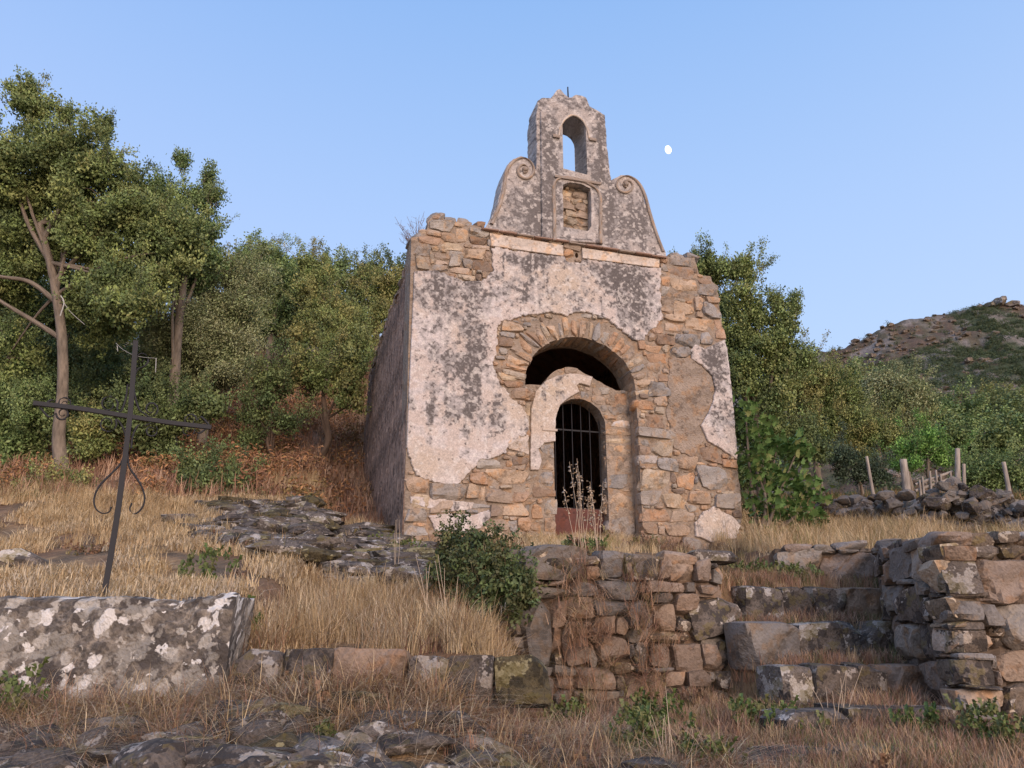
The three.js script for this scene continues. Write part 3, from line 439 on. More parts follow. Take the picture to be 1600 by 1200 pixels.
{   // wall carrying the forecourt
  const FW = new Frame(CH.world(.60, -BASE_Y, 3.72), YAW), A = [FW.o.x, FW.o.z], Bw = CH.world(2.78, 0, 3.72), f = (px, py) => FW.uv(px, py);
  const wl = thing('forecourt_wall', 'overgrown rubble retaining wall directly below the chapel door, left of the steps', 'wall', [A[0], 0, A[1]]);
  const H = [[868, 880, 100, 52, 'd'], [840, 985, 44, 112, 'd'], [858, 926, 72, 16, 'd'], [944, 976, 36, 28, 'b'], [960, 1014, 46, 42, 'b'], [1004, 1024, 22, 40, 'g'], [1032, 1024, 30, 38, 't'], [1076, 1028, 44, 46, 't'], [1112, 1028, 24, 44, 'b'], [1142, 1024, 34, 46, 'g'], [1120, 966, 80, 56, 'g', .25], [1068, 892, 36, 34, 'b'], [1100, 892, 24, 38, 'b'], [1120, 868, 66, 18, 'g'], [1074, 944, 36, 34, 't'], [1140, 1064, 42, 30, 'g'], [1146, 1094, 32, 24, 'g'], [1092, 1060, 32, 26, 'b'], [1040, 965, 30, 44, 'b'], [1000, 960, 34, 40, 'd'], [960, 885, 40, 34, 'd'], [1010, 890, 44, 36, 'g'], [900, 1010, 40, 60, 'b'], [905, 950, 40, 36, 'b'], [930, 1060, 60, 36, 'b'], [1010, 1075, 60, 40, 'b']].map(([px, py, pw, ph, c, r]) => { const a = f(px - pw / 2, py + ph / 2), b = f(px + pw / 2, py - ph / 2); return { x: (a[0] + b[0]) / 2, y: (a[1] + b[1]) / 2, w: b[0] - a[0], h: b[1] - a[1], c, r: r || rr(-.05, .05) }; });
  wallSection(wl, A, [Bw.x, Bw.z], [.55, .6], [2.3, 2.34], H.map(s => ({ ...s, c: { b: 'w', t: 'b', g: 'p', d: 'd' }[s.c] || s.c })), rubble, ['w', 'v', 'b', 'd', 'q', 'p'], 300, 'wall_section', -.1, .03, [.15, .15]);
  const C1 = CH.world(2.80, 0, 3.66), C2 = CH.world(2.95, 0, 1.6); wallSection(wl, [C1.x, C1.z], [C2.x, C2.z], [.9, 1.9], [2.32, 2.5], [], rubble, ['v', 'w', 'b', 'd', 'p'], 300, 'wall_section', -.1, .03, [.2, 0]);
  const D1 = CH.world(.3, 0, 2.2), D2 = CH.world(.58, 0, 3.66); wallSection(wl, [D1.x, D1.z], [D2.x, D2.z], [1.3, .9], [2.4, 2.3], [], rubble, ['d', 'd', 'v', 'p'], 300, 'wall_section', -.1, .03, [0, .2]);
  const q = at(868, 868, 7.8), o = mesh('cap_rock', sized(ROCKS[4], .72, .42, .6), M.rock.b, wl); o.position.set(q.x - A[0], q.y - .12, q.z - A[1] - .1); o.rotation.y = .6;
  const q2 = at(842, 990, 7.72), o2 = mesh('corner_rock', sized(ROCKS[5], .36, .85, .45), M.rock.b, wl); o2.position.set(q2.x - A[0], q2.y - .05, q2.z - A[1] - .12);
}
{   // steps
  const st = thing('stone_stairs', 'overgrown flight of rough stone steps between the two retaining walls', 'stairs', CH.world(3.6, -BASE_Y, 5).toArray(), YAW);
  const X = [[1160, 1392], [1166, 1402], [1222, 1440], [1230, 1500], [1200, 1500]];
  STEP.forEach(([w, y], i) => {
    const py0 = [915, 970, 1037, 1105, 1162][i], u0 = CH.uv(X[i][0], py0, w)[0], u1 = CH.uv(X[i][1], py0, w)[0], hgt = (i < 4 ? y - STEP[i + 1][1] : .28) + .08; let u = u0;
    while (u < u1 - .08) { let wd = Math.min(rr(.26, .62), u1 - u); if (u1 - u - wd < .16) wd = u1 - u; const dp = rr(.4, .5), o = mesh('step_stone', sized(blockGeo(wd * 1.06, hgt, dp, 2, .45), 1, 1, 1), pick([M.rock.a, M.rock.b, ST('w'), ST('v'), M.rock.b, M.rock.a]), st); o.position.set(u + wd / 2 - 3.6, y - hgt / 2 + rr(-.012, .015), w - 5 - dp / 2 + rr(-.025, .025)); o.rotation.set(rr(-.04, .03), rr(-.04, .04), rr(-.02, .02)); u += wd; }
  });
}
const P0 = [3.25, -9.62], P1 = [4.35, -9.4], P2 = [3.75, -7.9], P3 = [3.62, -6.6], P5 = [6.4, -7.14];
{
  const w = thing('terrace_wall', 'rubble terrace wall curving along the right side of the stone steps', 'wall', [3.62, 0, -6.6]);
  const pal = ['t', 'v', 'q', 'q', 'w', 'v', 'p'], pd = ['v', 'd', 'p', 'w', 'p'];
  wallSection(w, P0, P1, [1.9, 1.9], [2.60, 2.58], [], [[.42, .2, 80, 8], ...rubble.slice(1)], ['d', 'p', 'w', 'd', 'v']);
  wallSection(w, P1, P2, [1.85, 1.3], [2.57, 2.44], [], rubble, pd);
  wallSection(w, P2, P3, [1.2, .55], [2.44, 2.33], [{ x: 1.12, y: 2.05, w: .36, h: .24, c: 'p' }, { x: 1.14, y: 1.78, w: .34, h: .2, c: 'v' }, { x: 1.1, y: 1.54, w: .42, h: .2, c: 'p' }, { x: 1.12, y: 1.3, w: .36, h: .2, c: 'p' }, { x: 1.08, y: 1.08, w: .4, h: .2, c: 'd' }, { x: 1.1, y: .84, w: .4, h: .22, c: 'd' }], rubble, pd, 300, 'wall_section', -.1, .03, [0, .2]);
  wallSection(w, P3, P5, [.5, .6], [2.33, 2.5], [{ x: .16, y: 2.06, w: .34, h: .24, c: 'y' }, { x: .14, y: 1.8, w: .3, h: .2, c: 'q' }, { x: .18, y: 1.55, w: .36, h: .2, c: 't' }, { x: .15, y: 1.31, w: .3, h: .2, c: 'q' }, { x: .18, y: 1.08, w: .34, h: .2, c: 't' }, { x: .15, y: .84, w: .3, h: .22, c: 'q' }], rubble, pal, 200, 'wall_section', -.1, .03, [.2, 0]);
}
// lichen-covered block and the kerb beyond it
const spots = Array.from({ length: 260 }, () => [rr(0, 3.2), rr(0, 1), .012 + .06 * rnd() ** 2.6, rnd()]);
const blockMap = tex(1536, 480, (s, t) => {
  const u = s * 3.2, v = t, b = fbm(u * 5 + 70, v * 5, 0, 5), g = fbm(u * 40, v * 40, 0, 4), c2 = fbm(u * 16 + 20, v * 16 + 33, 0, 5), c3 = fbm(u * 9 + 1, v * 9 + 53, 0, 5), wx = .11 * (fbm(u * 20, v * 20 + 9, 0, 4) - .5), wy = .11 * (fbm(u * 20 + 50, v * 20, 0, 4) - .5);
  const k = .7 + 1.0 * (g - .5); let c = mixc([.19 * k, .165 * k, .14 * k], [.36 * k, .31 * k, .25 * k], ss(.42, .6, c2)); c = mixc(c, [.06, .052, .048], .9 * ss(.47, .62, b + .35 * (g - .5) + .3 * (c2 - .5)));
  c = mixc(c, [.36, .34, .30], .6 * ss(.55, .63, c3 + .15 * (g - .5)));
  let m = 0, w = 0; for (const [x, y, r, q] of spots) { const dx = u + wx - x, dy = v + wy - y; if (dx > r * 1.4 || dx < -r * 1.4) continue; const d = Math.hypot(dx, dy) / r; const f = 1 - ss(.75, 1.05, d + .5 * (g - .5)); if (f > m) { m = f; w = q; } }
  return mixc(c, w > .6 ? [.72 * (.8 + .4 * g), .70 * (.8 + .4 * g), .66 * (.8 + .4 * g)] : [.44 * (.7 + .6 * g), .41 * (.7 + .6 * g), .36 * (.7 + .6 * g)], m * .95);
});
{
  const A = at(-360, 1010, 5.9), B = at(364, 1010, 6.0), L = B.x - A.x, g = new THREE.BoxGeometry(L, .74, .5, 150, 30, 14), p = g.attributes.position, uv = [];
  for (let i = 0; i < p.count; i++) { let x = p.getX(i), y = p.getY(i), z = p.getZ(i); uv.push((x + z) / 3.2 + .5, y + z * .8 + .4); const e = Math.max(0, Math.abs(y) - .33, Math.abs(z) - .21) * .5; const n = (fbm(x * 2.5 + 9, y * 3, z * 3 + 2, 4) - .5) * .09 + (fbm(x * 12, y * 12, z * 12 + 1, 3) - .5) * .035; y += (y > 0 ? n * 1.3 + .03 * (fbm(x * 1.3 + 3, 1, 0, 3) - .5) : 0); z += z > 0 ? n - e : 0; if (y > .3 && z > .2) { y -= .02; z -= .02; } p.setXYZ(i, x + (Math.abs(x) > L / 2 - .01 ? n * .5 : 0), y, z); }
  g.setAttribute('uv', new THREE.Float32BufferAttribute(uv, 2)); g.computeVertexNormals();
  const o = mesh(topName('parapet_block'), g, std({ map: blockMap, bumpMap: (() => { const b = stoneBump.clone(); b.repeat.set(4, 1.25); return b; })(), bumpScale: .03 }), scene); o.position.set((A.x + B.x) / 2, 1.49, A.z - .22); o.rotation.y = .01; o.userData = { label: 'long parapet block blotched with white lichen, below the iron cross', category: 'stone block' };
  const kb = thing('kerb_wall', 'low line of half buried kerb stones edging the golden grass', 'kerb', [B.x, 0, B.z]);
  let x = .02; const ws = [.33, .4, .52, .3, .36, .4]; ws.forEach((wd, i) => { const s = mesh('kerb_stone', sized(blockGeo(wd * 1.05, .36, .4, 3, .6), 1, 1, 1), [M.rock.b, M.rock.b, ST('w'), M.rock.b, M.rock.b, M.rock.m][i], kb); s.position.set(x + wd / 2, 1.3 - (i > 2 ? .05 : 0), -.12 - .02 * i); s.rotation.set(-.15, rr(-.1, .1), rr(-.04, .04)); x += wd; });
}
// ---------------------------------------------------------------- rock
function rockAt(parent, name, X, Z, sx, sy, sz, m, yaw, tilt = 0, sink = .3, g) { const o = mesh(name, sized(g || pick(ROCKS), sx, sy * 1.2, sz), m, parent); o.position.set(X - parent.position.x, ground(X, Z) + sy * (.5 - sink) * .7 - parent.position.y, Z - parent.position.z); o.rotation.set(tilt, yaw, rr(-.1, .1)); return o; }
{
  const oc = thing('bedrock_ledge', 'ledge of flat grey bedrock slabs stepping up to the chapel corner', 'rock', [-2.6, 2.5, -10]);
  for (let i = 0; i < 300; i++) { const D = rr(8.7, 12), k = rr(-.40, -.10), X = D * k; const [u, w] = CH.local(X, -D); if (u > -.1 && w < .3) continue; if (k < -.3 && D < 9.6) continue; if (k > -.2 && D < 9.2) continue; rockAt(oc, 'rock_slab', X, -D, rr(.4, 1.25), rr(.12, .24), rr(.3, .7), pick([M.rock.a, M.rock.b, M.rock.a, M.rock.b, M.rock.m]), rr(-.3, .3), rr(-.04, .12), rr(.05, .28)); }
  const fo = thing('foreground_rocks', 'lichened rocks half sunk in straw along the near edge', 'rock', [-1.2, .9, -5]);
  for (let i = 0; i < 150; i++) { const D = rr(4.2, 5.6), X = D * rr(-.68, .22); if (D > 5.2 && (X < -2.1 || rnd() < .6)) continue; rockAt(fo, 'rock', X, -D, rr(.3, .85), rr(.12, .24), rr(.28, .5), pick([M.rock.b, M.rock.b, M.rock.a, M.rock.b, M.rock.m]), rr(-.6, .6), rr(-.1, .1), rr(.15, .42)); }
  for (const [px, py, D, s, h] of [[735, 1130, 4.9, .55, .2], [690, 1185, 4.55, .42, .22], [600, 1140, 4.95, .4, .18], [270, 1175, 4.6, .8, .26], [500, 1160, 4.75, .6, .2], [760, 1195, 4.5, .4, .2], [80, 1170, 4.6, .7, .24], [390, 1190, 4.5, .45, .2], [640, 1195, 4.5, .3, .16], [850, 1150, 4.9, .5, .18]]) { const q = at(px, py, D); rockAt(fo, 'rock', q.x, q.z, s, h, s * .7, pick([M.rock.a, M.rock.b]), rr(-.4, .4), 0, .3); }
  for (const [px, py, D, s, h, l] of [[285, 824, 10.9, .75, .3, 'pale rock in the grass right of the iron cross'], [35, 886, 8.4, .6, .26, 'low pale rock at the left edge of the dry terrace']]) { const q = at(px, py, D), o = rockAt(scene, topName('boulder'), q.x, q.z, s, h, s * .7, M.rock.c, .2, 0, .15); o.userData = { label: l, category: 'boulder' }; }
}
function heap(label, a, b, n, h, thick) {
  const o = thing('dry_stone_wall', label, 'wall', [(a[0] + b[0]) / 2, ground((a[0] + b[0]) / 2, (a[1] + b[1]) / 2), (a[1] + b[1]) / 2], 0, 'tumbled dry stone walls');
  for (let i = 0; i < n; i++) { const t = rnd(), X = lerp(a[0], b[0], t) + rr(-thick, thick) * .4, Z = lerp(a[1], b[1], t) + rr(-thick, thick), q = Math.pow(rnd(), .8), y = ground(X, Z) + q * h * (.75 + .5 * fbm(t * 5 + n, 3, 0, 3)) * (1 - Math.abs(Z - lerp(a[1], b[1], t)) / thick * .6), s = rr(.18, .46); const m = mesh('stone', sized(pick(ROCKS), s * rr(1, 1.5), s * .8, s), pick([M.rock.b, M.rock.b, ST('d'), ST('d')]), o); m.position.set(X - o.position.x, y - o.position.y, Z - o.position.z); m.rotation.set(rr(-.3, .3), rr(0, 6), rr(-.3, .3)); }
}
{ const a = at(1290, 810, 16), b = at(1398, 810, 15.6); heap('tumbled dry stone wall just right of the fig tree', [a.x, a.z], [b.x, b.z], 100, .62, .4); }
{ const a = at(1405, 810, 14.6), b = at(1660, 820, 12.8); heap('blackened dry stone wall reaching the right edge, below the posts', [a.x, a.z], [b.x, b.z], 220, .9, .5); }
// fence posts and hurdle
const posts = [[1367, 770, 1354, 713, 16.2, .05, 'thin leaning fence post, leftmost of the row'], [1412, 800, 1411, 718, 14.9, .11, 'thick grey fence post standing upright left of the broken hurdle'], [1489, 762, 1496, 701, 14.9, .075, 'crooked wooden post right of the broken hurdle'], [1574, 790, 1568, 722, 14.2, .06, 'slim fence post near the right edge']];
for (const [bx, by, tx, ty, D, r, l] of posts) { const b = at(bx, by, D), t = at(tx, ty, D); b.y = Math.min(b.y, ground(b.x, b.z) - .1); const m = b.clone().lerp(t, .55).add(V3(rr(-.04, .04), 0, 0)), o = mesh(topName('fence_post'), tube([b, m, t], [r * .8, r * .72, r * .6], 9, 8).translate(-b.x, -b.y, -b.z), M.post, scene); o.position.copy(b); o.userData = { label: l, category: 'post', group: 'fence posts' }; }
{
  const a = at(1432, 757, 15), b = at(1484, 738, 15), o = thing('wooden_hurdle', 'broken wooden hurdle of short pickets leaning between two posts', 'fence', [a.x, ground(a.x, a.z), a.z]); const L = V3(-o.position.x, -o.position.y, -o.position.z);
  for (const [px, py, s] of [[0, 0, 1], [0, 10, 1]]) { const A = at(1430, 757 + py, 15).add(L), B = at(1488, 737 + py, 15).add(L); mesh('rail', tube([A, B], [.03, .03], 6, 2), M.post, o); }
  for (let i = 0; i < 6; i++) { const t = i / 5, x = lerp(1434, 1483, t) + rr(-4, 4), A = at(x + 2, lerp(775, 758, t), 14.95).add(L), B = at(x, lerp(748, 734, t) - rr(-5, 7), 14.95).add(L); mesh('picket', tube([A, B], [.026, .02], 5, 2), M.post, o); }
  const c = at(1502, 748, 15), d = at(1506, 725, 15), p2 = mesh(topName('broken_stake'), tube([V3(0, -.3, 0), d.clone().sub(c)], [.04, .03], 6, 2), M.post, scene); p2.position.copy(c); p2.userData = { label: 'short pale broken stake right of the crooked post', category: 'stake' };
}
// ---------------------------------------------------------------- iron cross
{
  const base = at(160, 938, 6.38), CF = new Frame(base.clone().setY(0), .42), cr = thing('iron_cross', 'slender wrought iron cross with scrolls behind the lichened block', 'cross', base.toArray(), .42);
  const P = (px, py) => { const [u, v] = CF.uv(px, py); return V3(u, v - base.y, 0); };
  const bar = (name, pts, w, d) => { const s = new THREE.Shape([[-w, -d], [w, -d], [w, d], [-w, d]].map(p => new THREE.Vector2(...p))); const c = new THREE.CatmullRomCurve3(pts); return mesh(name, new THREE.ExtrudeGeometry(s, { steps: pts.length * 3, extrudePath: c, bevelEnabled: false }), M.iron, cr); };
  bar('stem', [P(158, 955), P(171, 880), P(184, 800), P(194, 725)], .025, .022); bar('stem', [P(193.5, 730), P(203, 650), P(207, 600), P(212, 533)], .023, .02);
  bar('arm', [P(52, 630), P(120, 638), P(203, 651), P(262, 660), P(330, 668)], .02, .018);
  const curl = (pts) => mesh('scroll', tube(pts.map(p => P(...p)), [.0095, .009, .008], 6, pts.length * 6), M.iron, cr);
  const sp = (cx, cy, r, a0, turns, s) => Array.from({ length: 14 }, (_, i) => { const t = i / 13, a = a0 + s * turns * 2 * Math.PI * t, q = r * (1 - .72 * t); return [cx + q * Math.cos(a), cy + q * Math.sin(a)]; });
  curl([[200, 600], [196, 625], [188, 643], ...sp(170, 632, 15, .5, -1.4, 1)]); curl([[208, 590], [211, 620], [219, 642], ...sp(236, 639, 13, 2.6, 1.5, -1)]);
  curl([[198, 700], [195, 675], [187, 660], ...sp(168, 662, 15, -.5, 1.4, 1)]); curl([[205, 700], [207, 682], [217, 664], ...sp(236, 673, 12, -2.4, 1.5, 1)]);
  for (const [cx, cy, s] of [[102, 631, -1], [98, 646, 1], [297, 657, -1], [294, 671, 1]]) curl([[cx + (cx < 200 ? -36 : 32), cy + s * 0 + (cx < 200 ? (s < 0 ? 4 : -10) : (s < 0 ? 10 : -4))], [cx + (cx < 200 ? -20 : 16), cy + s * 6], ...sp(cx, cy, 11, cx < 200 ? Math.PI : 0, 1.4, cx < 200 ? -s : s)]);
  curl([[209, 600], [214, 578], ...sp(221, 561, 12, 1.2, 1.1, -1)]);
  curl([[196, 708], [188, 725], [172, 742], [155, 760], [147, 780], [150, 795], [160, 802], [170, 800], [174, 792]]); curl([[199, 708], [202, 730], [212, 745], [222, 762], [226, 780], [221, 795], [210, 803], [203, 796], [206, 786]]);
}
// ---------------------------------------------------------------- foliage
const tmpM = new THREE.Matrix4(), tmpQ = new THREE.Quaternion();
function leafGeo(pts, idx) { const g = new THREE.BufferGeometry(); g.setAttribute('position', new THREE.Float32BufferAttribute(pts, 3)); g.setIndex(idx); g.computeVertexNormals(); return g; }
const leafShape = (l, w) => leafGeo([0, 0, 0, w / 2, l * .5, .02, 0, l, 0, -w / 2, l * .5, .02], [0, 1, 2, 0, 2, 3]);
function sprig(n, l, w, r, up = .3) { const a = []; for (let i = 0; i < n; i++) { const g = leafShape(l * rr(.7, 1.2), w * rr(.7, 1.2)); const d = V3(gauss(), gauss() + up, gauss()).normalize(); tmpQ.setFromUnitVectors(V3(0, 1, 0), d).multiply(new THREE.Quaternion().setFromAxisAngle(V3(0, 1, 0), rr(0, 6.28))); a.push(g.applyMatrix4(tmpM.compose(V3(gauss() * r, gauss() * r * .8, gauss() * r), tmpQ, V3(1, 1, 1)))); } return mergeGeometries(a); }
const SPRIG = { oak: sprig(22, .078, .046, .17), fine: sprig(20, .07, .022, .17, .1), far: sprig(20, .15, .09, .33), round: sprig(14, .075, .055, .11), big: sprig(9, .15, .1, .16), weed: sprig(12, .07, .045, .07, .8) };
function crownMesh(items, geo, cols) {
  const im = new THREE.InstancedMesh(geo, M.leaf, items.length), c = new THREE.Color();
  items.forEach(([p, s, tone], i) => { tmpQ.setFromEuler(new THREE.Euler(rr(-.6, .6), rr(0, 6.28), rr(-.6, .6))); im.setMatrixAt(i, tmpM.compose(p, tmpQ, V3(s, s, s))); const b = tone > 2 ? [.4, .3, .12] : cols[Math.min(cols.length - 1, Math.floor(Math.abs(tone) * cols.length))], k = rr(.55, 1.5); im.setColorAt(i, c.setRGB(b[0] * k, b[1] * k * rr(.93, 1.07), b[2] * k)); });
  im.userData.kind = 'stuff'; im.name = 'crown'; return shadows(im);
}
function blobItems(blobs, D, o, dens, geoR) {      // clumps of leaves spread through the volume of each lobe
  const items = [], centres = [], shoots = [];
  for (const [px, py, rx, ry, dD = 0, k = 1] of blobs) {
    if (rx < 24) { const Dd = D + dD, c = at(px, py, Dd), m = Dd * 1.02 / F; for (let i = 0; i < 9; i++) { const a = V3(c.x + rr(-.3, .3) * rx * m, c.y - ry * m * rr(1.5, 2.6), c.z + rr(-.2, .2)), e = V3(c.x + gauss() * rx * m * 1.1, c.y + rr(-.5, 1.2) * ry * m, c.z + gauss() * rx * m), tone = rnd(), q = Math.round(rr(7, 13)); shoots.push([a, e]); for (let j = 0; j < q; j++) { const p = a.clone().lerp(e, rr(.35, 1.03)); items.push([V3(p.x + gauss() * .09, p.y + gauss() * .08, p.z + gauss() * .09).sub(o), rr(.4, .85) * geoR, tone]); } } continue; }
    const Dd = D + dD, c = at(px, py, Dd), m = Dd * 1.02 / F, RX = rx * m, RY = ry * m, RZ = Math.min(RX, RY * 1.6) * .9, n = Math.max(4, Math.round(Math.PI * rx * ry / 520 * (Dd / 18))), per = Math.max(8, Math.round(dens * k * Math.PI * rx * ry / n / 12.5)); centres.push([c, Math.min(RX, RY)]);
    for (let i = 0; i < n; i++) { const d = V3(gauss(), gauss(), gauss()).normalize().multiplyScalar(Math.pow(rnd(), .42)), q = V3(c.x + d.x * RX, c.y + d.y * RY, c.z + d.z * RZ), cr = Math.min(RX, RY) * rr(.12, .3) + .09, tone = rnd(), ax = V3(gauss(), gauss() * .5 + .35, gauss()).normalize(), st = rr(.3, 1.5); for (let j = 0; j < per; j++) { const e = gauss() * st; items.push([V3(q.x + (gauss() + ax.x * e) * cr * (rnd() < .12 ? 1.9 : 1), q.y + (gauss() * .7 + ax.y * e) * cr * (rnd() < .12 ? 1.9 : 1), q.z + (gauss() + ax.z * e) * cr).sub(o), rr(.6, 1.2) * geoR, tone * .75 + .25 * rnd()]); } if (i % 3 == 0) centres.push([q, cr, c]); }
  }
  for (const [px, py, rx, ry, dD = 0, k = 1] of blobs) { if (rx < 24) continue;      // loose leafy shoots that break the outline
    const Dd = D + dD, c = at(px, py, Dd), m = Dd * 1.02 / F, n = Math.round(4 + rx / 9);
    for (let i = 0; i < n; i++) { const d = V3(gauss(), Math.abs(gauss()) + .15, gauss()).normalize(), a = V3(c.x + d.x * rx * m * .85, c.y + d.y * ry * m * .85, c.z + d.z * rx * m * .7), L = rr(.25, .75) * Math.min(1.4, Dd / 16), e = a.clone().add(V3(d.x + rr(-.5, .5), d.y + .45, d.z + rr(-.5, .5)).normalize().multiplyScalar(L)), tone = rnd(), q = Math.round(rr(5, 11)); shoots.push([a, e]); for (let j = 0; j < q; j++) { const p = a.clone().lerp(e, Math.pow((j + .5) / q, .7)); items.push([V3(p.x + gauss() * .07, p.y + gauss() * .06, p.z + gauss() * .07).sub(o), rr(.4, .8) * geoR, tone]); } }
  }
  return [items, centres, shoots];
}
function tree(name, label, category, D, blobs, cols, { trunk, r = .12, geo = 'oak', dens = .82, scale = 1, bark = M.bark, group, limbs = [], branch = true } = {}) {
  const mean = blobs.reduce((s, b) => s + b[0], 0) / blobs.length, lowest = Math.max(...blobs.map(b => b[1]));
  const top0 = trunk ? at(...trunk[0], D) : at(mean, lowest, D), foot = V3(top0.x, 0, top0.z); foot.y = ground(foot.x, foot.z);
  const o = thing(name, label, category, foot.toArray(), 0, group);
  let path = trunk ? trunk.map(p => at(p[0], p[1], D).sub(foot)) : [V3(0, 0, 0), V3(rr(-.1, .1), (at(mean, lowest, D).y - foot.y) * .6, 0), at(mean, lowest - 10, D).sub(foot)];
  path[0].y = -.15; for (let i = 1; i < path.length; i++) if (path[i].y <= path[i - 1].y) path[i].y = path[i - 1].y + .1;
  const [items, centres, shoots] = blobItems(blobs, D, foot, dens, scale);
  const parts = [tube(path, [r * 1.35, r, r * .85, r * .6], 9, path.length * 6)], tip = path[path.length - 1];
  for (const L of limbs) parts.push(tube(L.map(p => at(p[0], p[1], D + (p[2] || 0)).sub(foot)), [r * .55, r * .4, r * .22], 7, L.length * 5));
  if (branch) for (const [a, e] of shoots) parts.push(tube([a.clone().sub(foot), e.clone().sub(foot)], [.008, .003], 3, 1));
  if (branch) for (const [c, cr, from] of centres) { const e = c.clone().sub(foot), s = from ? from.clone().sub(foot) : path[Math.max(1, path.length - 1 - Math.floor(rnd() * 3))], ln = s.distanceTo(e), m = s.clone().lerp(e, .5).add(V3(rr(-.12, .12), rr(.0, .22), rr(-.12, .12)).multiplyScalar(ln)); parts.push(tube([s, m, e], from ? [r * .16, r * .1, r * .05] : [r * .4, r * .24, r * .1], from ? 4 : 6, from ? 4 : 7)); }
  mesh('trunk', mergeGeometries(parts), bark, o); o.add(crownMesh(items, SPRIG[geo], cols));
  return o;
}
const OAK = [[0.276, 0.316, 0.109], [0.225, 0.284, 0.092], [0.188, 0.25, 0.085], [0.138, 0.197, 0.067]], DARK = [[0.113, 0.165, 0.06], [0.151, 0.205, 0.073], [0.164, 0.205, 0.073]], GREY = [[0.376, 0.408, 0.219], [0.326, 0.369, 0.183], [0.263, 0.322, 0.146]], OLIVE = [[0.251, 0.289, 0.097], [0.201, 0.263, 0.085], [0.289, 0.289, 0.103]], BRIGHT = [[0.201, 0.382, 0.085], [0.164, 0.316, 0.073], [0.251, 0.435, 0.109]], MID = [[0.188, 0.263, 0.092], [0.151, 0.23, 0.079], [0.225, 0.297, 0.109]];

tree('oak_tree', 'large spreading oak with a bent grey trunk at the left edge', 'tree', 14, [[45, 175, 38, 40, 0, .8], [30, 260, 80, 70], [120, 250, 70, 60], [170, 320, 80, 70], [60, 350, 100, 70, 1], [230, 340, 55, 55], [150, 400, 110, 50, .5], [20, 440, 70, 50, 1], [200, 450, 80, 45], [270, 390, 50, 50], [160, 500, 60, 40, .8], [10, 560, 40, 40, .8], [30, 135, 18, 16, 0, .5], [105, 175, 20, 12, 0, .4], [165, 188, 14, 20, 0, .4], [200, 480, 60, 30, -1, .6]], OAK, { trunk: [[103, 752], [92, 690], [98, 610], [97, 530], [88, 460], [78, 410], [62, 350]], r: .10, dens: .58, limbs: [[[97, 530], [50, 500], [0, 470], [-40, 440]], [[92, 475], [45, 440], [0, 432], [-40, 420]], [[78, 410], [40, 340], [20, 260]], [[85, 440], [140, 380], [190, 320]], [[70, 370], [110, 290], [120, 220]]] });
tree('oak_tree', 'thin-crowned oak whose bare twigs rise over the bushes right of the large oak', 'tree', 15.8, [[300, 330, 40, 45, 0, .9], [255, 330, 40, 60], [280, 400, 60, 50], [285, 245, 14, 14, 0, .35], [325, 270, 18, 14, 0, .35], [335, 300, 16, 12, 0, .35], [310, 300, 20, 16, 0, .4], [310, 370, 30, 30]], MID, { trunk: [[270, 690], [272, 600], [280, 500], [290, 420]], r: .11 });
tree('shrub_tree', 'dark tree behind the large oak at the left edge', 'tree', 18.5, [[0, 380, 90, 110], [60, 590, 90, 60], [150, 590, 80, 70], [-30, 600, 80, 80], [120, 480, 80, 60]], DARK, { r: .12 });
tree('shrub_tree', 'dusty grey-green bushy tree in the middle of the left thicket', 'tree', 16.8, [[330, 440, 55, 50], [300, 500, 70, 55], [355, 505, 48, 60], [315, 575, 70, 50], [355, 560, 35, 45], [260, 560, 45, 50], [385, 440, 40, 45, .8]], GREY, { geo: 'fine', dens: 1.5, r: .1, scale: 1.1 });
tree('shrub_tree', 'green tree with a ragged top between the dusty tree and the chapel', 'tree', 21.5, [[415, 410, 35, 30], [440, 460, 50, 45], [415, 500, 35, 40], [470, 495, 50, 38], [410, 385, 10, 12, 0, .4]], MID, { r: .12 });
tree('shrub_tree', 'pointed olive-green tree left of the chapel', 'tree', 20.5, [[480, 415, 25, 28, 0, .8], [495, 450, 40, 40], [510, 510, 60, 50], [560, 545, 30, 40]], OLIVE, { r: .12 });
tree('shrub_tree', 'dense tree touching the left wall of the chapel', 'tree', 22.5, [[575, 440, 28, 25, 0, .8], [600, 460, 40, 40], [575, 500, 50, 45], [620, 430, 20, 20, 0, .6]], OLIVE, { r: .12 });
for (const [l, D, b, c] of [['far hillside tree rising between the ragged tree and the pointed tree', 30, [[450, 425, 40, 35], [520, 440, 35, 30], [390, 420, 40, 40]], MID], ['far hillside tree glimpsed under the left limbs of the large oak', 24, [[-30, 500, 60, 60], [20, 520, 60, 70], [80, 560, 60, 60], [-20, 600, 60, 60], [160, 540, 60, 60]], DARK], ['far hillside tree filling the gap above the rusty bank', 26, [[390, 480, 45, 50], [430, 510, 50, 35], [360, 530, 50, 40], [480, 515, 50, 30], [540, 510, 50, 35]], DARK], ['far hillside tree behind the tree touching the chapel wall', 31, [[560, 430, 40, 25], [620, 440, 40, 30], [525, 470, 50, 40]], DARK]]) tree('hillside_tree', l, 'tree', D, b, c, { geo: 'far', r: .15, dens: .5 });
tree('young_tree', 'small slanting tree on the brown bank beside the chapel wall', 'tree', 16.2, [[500, 598, 40, 20], [545, 600, 32, 26], [462, 596, 35, 16], [548, 632, 24, 12], [515, 568, 52, 20]], OLIVE, { trunk: [[482, 757], [497, 720], [512, 690], [509, 655], [505, 620]], r: .085, bark: M.barkDark, dens: .45 });
tree('young_tree', 'spindly young tree with drooping twigs left of the slanting tree', 'tree', 15.8, [[430, 618, 30, 16], [400, 648, 26, 12], [452, 662, 28, 9], [425, 585, 28, 18], [395, 686, 24, 8]], DARK, { trunk: [[428, 750], [425, 715], [418, 690], [428, 660]], r: .045, bark: M.barkDark, dens: .45 });
